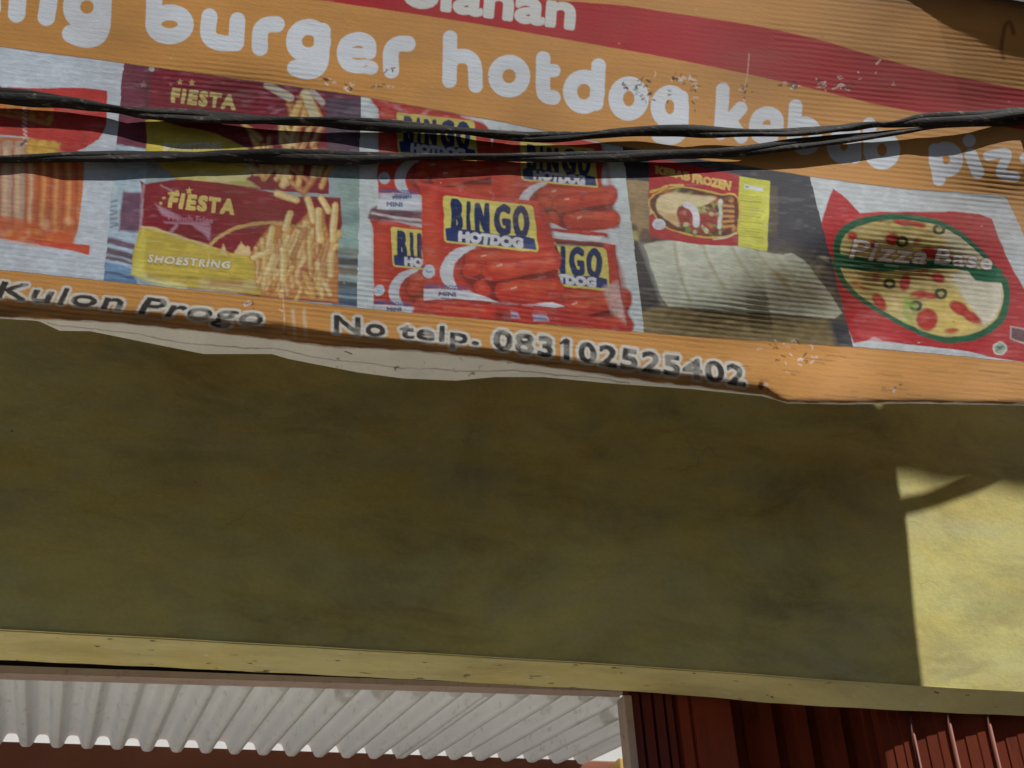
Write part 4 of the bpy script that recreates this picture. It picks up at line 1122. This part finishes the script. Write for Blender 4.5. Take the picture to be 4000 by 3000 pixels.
# shade of the bent-under foot painted as a patchy brown band
foot_w = np.interp(PX, [-700, 0, 380, 760, 1101, 1300, 1680, 2123, 2566, 2750, 2980, 3060, 4400], [66, 62, 52, 48, 60, 50, 32, 42, 42, 40, 30, 10, 12])
foot_shade = sstep(14, -14, HEM(PX) - PY - foot_w - 26 * (fnoise(PX * .3, PY, 40, 221) - .5))
foot_shade = np.clip(foot_shade * (0.35 + 0.75 * fnoise(PX * .25, PY * 1.6, 36, 222)), 0, 1) * 0.9
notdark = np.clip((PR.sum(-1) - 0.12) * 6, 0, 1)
foot_shade = foot_shade * notdark
PR[:] = PR * (1 - foot_shade[..., None]) + C((104, 80, 62)) * foot_shade[..., None]
# darker and greyer towards the banner's top edge
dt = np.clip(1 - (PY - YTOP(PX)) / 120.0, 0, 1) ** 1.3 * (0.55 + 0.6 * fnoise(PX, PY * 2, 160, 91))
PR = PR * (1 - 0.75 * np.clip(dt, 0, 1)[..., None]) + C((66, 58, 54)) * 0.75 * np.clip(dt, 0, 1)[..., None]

lum = PR @ np.array([0.3, 0.6, 0.1])
PR = PR * 0.95 + 0.05 * (lum[..., None] * np.array([1.08, 1.0, 0.92]))
gg = np.clip((fnoise(PX0, PY0 * 1.5, 420, 231, 5) - .42) * 2.2, 0, 1) * 0.30
gg = gg * (0.6 + 0.8 * fnoise(PX0 * .4, PY0 * 2, 60, 232))
PR = PR * (1 - gg[..., None]) + C((112, 88, 66)) * gg[..., None]
# ---- unprinted white margin along the bottom
ID_M = newpart('white_margin', 'curled unprinted white margin along the bottom edge of the banner')
hem = HEM(PX)
sdm = hem + 1.5 * np.sin(PX * .05) - PY
am = np.clip(0.5 - sdm / 4.0, 0, 1)
wm = np.array([0.84, 0.84, 0.83]) * (0.92 + 0.12 * fnoise(PX, PY, 60, 92))[..., None]
PR = PR * (1 - am[..., None]) + wm * am[..., None]
ID[am > 0.5] = ID_M
mg = MARG(PX)
for fr_, wd in ((0.62, 1.8),):
    dl = np.abs(PY - (hem + (mg - hem) * fr_) - 3 * np.sin(PX * 0.021)); m_ = np.nonzero((dl < 4) & (mg - hem > 25))
    put(m_, np.clip(1 - dl[m_] / 3, 0, 1) * 0.75, C((110, 108, 108)))
dl = np.abs(PY - hem - 2); m_ = np.nonzero(dl < 5); put(m_, np.clip(1 - dl[m_] / 4, 0, 1) * .5, C((150, 110, 90)))
CLIP = (am > .5); scuffs(1300, 1420, 26, 420, 30, 23); CLIP = np.ones((RR, CC), bool)

PX, PY = PX0, PY0
hem = HEM(PX)
# ---- relief of the vinyl: slack and ripples, found from how strongly each spot faces the sun
def gauss(cx, cy, sx, sy, ang=0.0):
    x, y = PX - cx, PY - cy
    ca, sa = math.cos(ang), math.sin(ang)
    return np.exp(-0.5 * (((x * ca + y * sa) / sx) ** 2 + ((-x * sa + y * ca) / sy) ** 2))
I = np.ones((RR, CC))
I -= 0.30 * gauss(960, 345, 330, 70, 0.14)
I -= 0.95 * gauss(3230, 1150, 330, 95, -0.25)
I -= 0.75 * gauss(3420, 980, 150, 70, -0.1)
I -= 0.75 * gauss(3850, 690, 240, 85, 0.12)
I -= 0.6 * gauss(3650, 1000, 170, 80, 0.0)
I -= 0.30 * gauss(2700, 1215, 200, 70, 0.1)
I -= 0.62 * sstep(2500, 4050, PX) * (1 - sstep(350, 620, PY))
I -= 0.35 * sstep(30, -50, PY - np.maximum(YTOP(PX), -60)) * 0
I -= 0.12 * (fnoise(PX, PY * 2.2, 330, 95) - 0.5) * 2
I += 0.2 * gauss(3750, 1300, 220, 90)
I += 0.35 * gauss(3400, 1440, 600, 60, .1)
I += 0.25 * gauss(3150, 800, 350, 110, .1)
# shaded foot of the banner where it bends under
footd = np.interp(PX, [-700, 0, 380, 760, 1101, 1300, 1680, 2123, 2566, 2750, 2980, 3060, 4400], [70, 66, 54, 50, 62, 50, 30, 44, 42, 40, 34, 6, 4])
foot = sstep(footd + 14, footd - 12, hem - PY)
I = I + (1 - I) * sstep(4200, 4500, PX)
I = np.clip(I, -0.1, 1.4)
I = I * (1 - foot) + (-0.12) * foot
marg = sstep(4, -10, hem - PY)
Pp = at(PX, PY, -S_OFF)
H = np.zeros((RR, CC))
k_, tx_ = 2.2, 1.56
dxw = np.diff(Pp[..., 0], axis=1)
for j in range(NU + 1, RR):
    h = Pp[j - 1, :, 2] - Pp[j, :, 2]
    Dx = np.zeros(CC); Dx[:-1] = (H[j - 1, 1:] - H[j - 1, :-1]) / dxw[j]
    Dz = (1 - I[j]) / k_ - (tx_ / k_) * np.clip(Dx, -0.35, 0.35) * (1 - marg[j])
    Dz = Dz + 0.7 * H[j - 1] * (1 - foot[j])
    Dz = Dz * (1 - marg[j]) + 1.5 * marg[j]
    H[j] = H[j - 1] - Dz * h
    for _ in range(3):
        H[j, 1:-1] = 0.25 * H[j, :-2] + 0.5 * H[j, 1:-1] + 0.25 * H[j, 2:]
    H[j] -= np.clip(H[j] - 0.05, 0, 1)
# ripples
amp = 0.022 + 0.16 * np.clip(1 - I, 0, 1) * (0.2 + 0.8 * sstep(420, 600, PY - 0.1 * (PX - 3500))) * (1 - marg) + 0.05 * np.clip(fnoise(PX, PY, 260, 97) - .45, 0, 1) + 0.10 * gauss(960, 345, 330, 70, 0.14) + 0.10 * gauss(1750, 1200, 900, 60, .09) + 0.05 * (PX > EX45)
ph = 2 * math.pi * (PY - 0.105 * PX - 10 * fnoise(PX, PY, 300, 98) + 5 * fnoise(PX * .35, PY, 46, 99)) / 19.5
lam = 19.5 * 0.00056
rip = amp * (0.35 + 1.1 * fnoise(PX * .22, PY, 52, 101)) * lam / (2 * math.pi) * np.sin(ph)
rip[:NU] = 0
H2 = H + rip * (1 - 0.7 * marg)
BY = -S_OFF - H2
print('banner depth', BY.min(), BY.max())
BP = at(PX, PY, BY)
# normals from the full sheet, so the seams between printed parts do not show
tu = np.gradient(BP, axis=1); tv = np.gradient(BP, axis=0)
NRM = np.cross(tu, tv); NRM /= np.linalg.norm(NRM, axis=-1, keepdims=True)
if NRM[RR // 2, CC // 2, 1] > 0: NRM = -NRM
nds = NRM @ SUN
for q_ in ((3230, 1150), (3850, 690), (3420, 980), (3650, 1000), (960, 345), (2000, 300), (3800, 200), (3750, 1300), (200, 1215)):
    i_ = np.argmin(np.abs(PX[RR // 2] - q_[0])); j_ = np.argmin(np.abs(PY[:, i_] - q_[1]))
    sl = (slice(max(j_ - 6, 0), j_ + 6), slice(i_ - 6, i_ + 6))
    print(q_, 'nds', nds[sl].mean(), 'I', I[sl].mean(), 'H', H[j_, i_])
print('foot', nds[foot * (1 - marg) > .95].mean(), 'all', nds.mean(), 'margin', nds[marg > .95].mean(), 'H', H.min(), H.max())

banner = empty('shop_banner', tuple(map(float, BP[RR - 1, CC // 2])))
tag(banner, 'weathered orange vinyl banner with red stripe, white words and food pictures above the wall', 'banner')
bpy.context.view_layer.update()
idx = np.arange(RR * CC).reshape(RR, CC)
quads = np.stack([idx[:-1, :-1], idx[1:, :-1], idx[1:, 1:], idx[:-1, 1:]], -1).reshape(-1, 4)
fid = ID[:-1, :-1].copy()
a4 = np.stack([ID[:-1, :-1], ID[1:, :-1], ID[1:, 1:], ID[:-1, 1:]], -1)
fid = a4.max(-1); mn4 = a4.min(-1)
fid = np.where(a4[..., 0] == a4[..., 2], a4[..., 0], np.where(a4[..., 1] == a4[..., 3], a4[..., 1], mn4)).reshape(-1)
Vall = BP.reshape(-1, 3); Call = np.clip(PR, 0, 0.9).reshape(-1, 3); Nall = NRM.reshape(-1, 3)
objs = {}
for k, (name, label, par) in PARTS.items():
    fsel = quads[fid == k]
    if len(fsel) == 0: continue
    used, inv = np.unique(fsel, return_inverse=True)
    inv = inv.reshape(-1)
    me = bpy.data.meshes.new(name)
    nf = len(fsel)
    me.vertices.add(len(used)); me.loops.add(nf * 4); me.polygons.add(nf)
    me.vertices.foreach_set('co', Vall[used].astype(np.float32).ravel())
    me.loops.foreach_set('vertex_index', inv.astype(np.int32))
    me.polygons.foreach_set('loop_start', np.arange(0, nf * 4, 4, dtype=np.int32))
    me.polygons.foreach_set('use_smooth', np.ones(nf, bool))
    me.update(calc_edges=True)
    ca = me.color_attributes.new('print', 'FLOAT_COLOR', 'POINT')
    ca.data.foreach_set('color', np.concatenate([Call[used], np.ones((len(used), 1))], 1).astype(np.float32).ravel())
    me.normals_split_custom_set_from_vertices(Nall[used].astype(np.float32).tolist())
    o = link(name, me, M_VINYL, objs.get(par, banner) if par else banner)
    if label: o['label'] = label
    objs[k] = o

# timber rail carrying the banner's top edge, with brackets back to the wall
ta = at(-700, YTOP(-700) - 6, -S_OFF); tb = at(4360, YTOP(4360) - 6, -S_OFF)
rl = empty('banner_rail', tuple(map(float, (ta + tb) / 2)))
tag(rl, 'dark timber rail along the top edge of the orange banner', 'rail')
bpy.context.view_layer.update()
vs = []
for P_ in (ta, tb):
    for (dy, dz) in ((-0.012, -0.004), (0.05, -0.004), (0.05, 0.09), (-0.012, 0.09)):
        vs.append((P_[0], P_[1] + dy, P_[2] + dz))
mesh_obj('bar', vs, [(0, 1, 2, 3), (7, 6, 5, 4), (0, 4, 5, 1), (1, 5, 6, 2), (2, 6, 7, 3), (3, 7, 4, 0)], M_DARKWOOD, rl)
for f in (0.08, 0.45, 0.75):
    P_ = ta * (1 - f) + tb * f
    box('post', (P_[0] - 0.02, -S_OFF + 0.1985, 3.03), (P_[0] + 0.02, -S_OFF + 0.235, P_[2] + 0.02), M_DARKWOOD, rl)
    box('bracket', (P_[0] - 0.018, -S_OFF + 0.051, P_[2] + 0.002), (P_[0] + 0.018, -S_OFF + 0.198, P_[2] + 0.026), M_DARKWOOD, rl)
    box('bracket', (P_[0] - 0.018, -S_OFF + 0.236, 3.04), (P_[0] + 0.018, -0.001, 3.08), M_DARKWOOD, rl)

# ------------------------------------------------------------------ cables
def banner_y(px, py):
    i = np.argmin(np.abs(xr - px)); j = np.argmin(np.abs(PY[:, i] - py))
    return -S_OFF - H[j, i]
def strand(pts, clear, sign, parent, seed, tw_len):
    s = smooth_open(np.array(pts, float), 8)
    vs, fs = [], []
    m = 12
    for i, (x, y, h) in enumerate(s):
        Yb = banner_y(min(max(x, -690), 4300), y)
        f_ = min(max((x - 4050) / 350, 0), 1)
        Yb = Yb * (1 - f_) + -0.385 * f_
        cl = clear(x)
        ph_ = 2 * math.pi * x / tw_len + seed
        yo = sign * 0.46 * h * math.cos(ph_) * (1 - f_)
        hs = max(0.74 * h, 4.0)
        dep = sign * 0.0028 * math.sin(ph_)
        P_ = at(x, y + yo, Yb - cl - dep)
        hv = hs * 0.00057
        hd = max(min(0.0052, cl * 0.6), 0.0034)
        for j in range(m):
            a_ = 2 * math.pi * j / m + 0.8 * math.sin(ph_ * 0.7)
            c_, s_ = math.cos(2 * math.pi * j / m), math.sin(2 * math.pi * j / m)
            rr_ = 1.0 / (abs(c_) ** 3.0 + abs(s_) ** 3.0) ** (1 / 3.0)
            yy, zz = hd * rr_ * c_, hv * rr_ * s_
            zz *= 1 + 0.07 * math.sin(x * 0.031 + j + seed)
            vs.append((P_[0], P_[1] + yy - zz * 0.35 * math.sin(ph_ * 1.3), P_[2] + zz))
    for i in range(len(s) - 1):
        for j in range(m):
            fs.append((i * m + j, i * m + (j + 1) % m, (i + 1) * m + (j + 1) % m, (i + 1) * m + j))
    fs.append(tuple(range(m))[::-1]); fs.append(tuple((len(s) - 1) * m + j for j in range(m)))
    return mesh_obj('strand', vs, fs, M_CABLE, parent, smooth=True)
def cable(name, pts, clear, label, seed, tw_len):
    P_ = at(2000, np.interp(2000, [p[0] for p in pts], [p[1] for p in pts]), -S_OFF)
    o = empty(name, tuple(map(float, P_)))
    bpy.context.view_layer.update()
    strand(pts, clear, 1, o, seed, tw_len); strand(pts, clear, -1, o, seed, tw_len)
    return tag(o, label, 'cable', 'cables across the banner')
A = [(-700, 300, 18), (-300, 340, 20), (0, 373, 23), (253, 399, 21), (411, 421, 13), (475, 430, 11), (570, 443, 17), (760, 453, 25), (950, 465, 22), (1139, 473, 14), (1266, 476, 13), (1400, 484, 17), (1743, 506, 19), (1933, 525, 19), (2060, 535, 18), (2200, 534, 16), (2313, 528, 10), (2440, 516, 16), (2630, 510, 22), (2790, 516, 19), (2948, 519, 12), (3106, 516, 19), (3296, 500, 21), (3410, 487, 11), (3486, 486, 10), (3613, 468, 20), (3803, 459, 22), (4000, 437, 25), (4200, 420, 18), (4300, 412, 10), (4447, 399, 7), (4579, 387, 7), (4709, 363, 7), (4900, 317, 8), (5400, 160, 20), (6200, -60, 20)]
B = [(-700, 640, 14), (-300, 632, 13), (0, 623, 10), (253, 614, 15), (443, 611, 20), (760, 611, 21), (1076, 611, 21), (1400, 618, 19), (1680, 611, 14), (1933, 614, 14), (2186, 614, 16), (2440, 611, 18), (2600, 604, 18), (2853, 595, 17), (3106, 563, 20), (3360, 535, 18), (3550, 511, 12), (3676, 492, 9), (3866, 480, 11), (4000, 468, 13), (4200, 424, 10), (4300, 412, 6), (4447, 399, 6), (4579, 387, 6), (4709, 363, 6), (4900, 317, 6), (5400, 160, 6), (6200, -60, 6)]
cable('power_cable', A, lambda x: float(np.interp(x, [0, 1500, 3000, 4000, 5000], [.0165, .0125, .0155, .019, .021])), 'thick black twisted cable sagging across the upper half of the banner pictures', 0.4, 1500)
cable('power_cable', B, lambda x: float(np.interp(x, [0, 1000, 2000, 3000, 3500, 4000, 5000], [.0085, .0095, .0100, .0115, .0095, .0085, .021])), 'dusty grey black cable running just below the thicker one', 2.2, 1900)
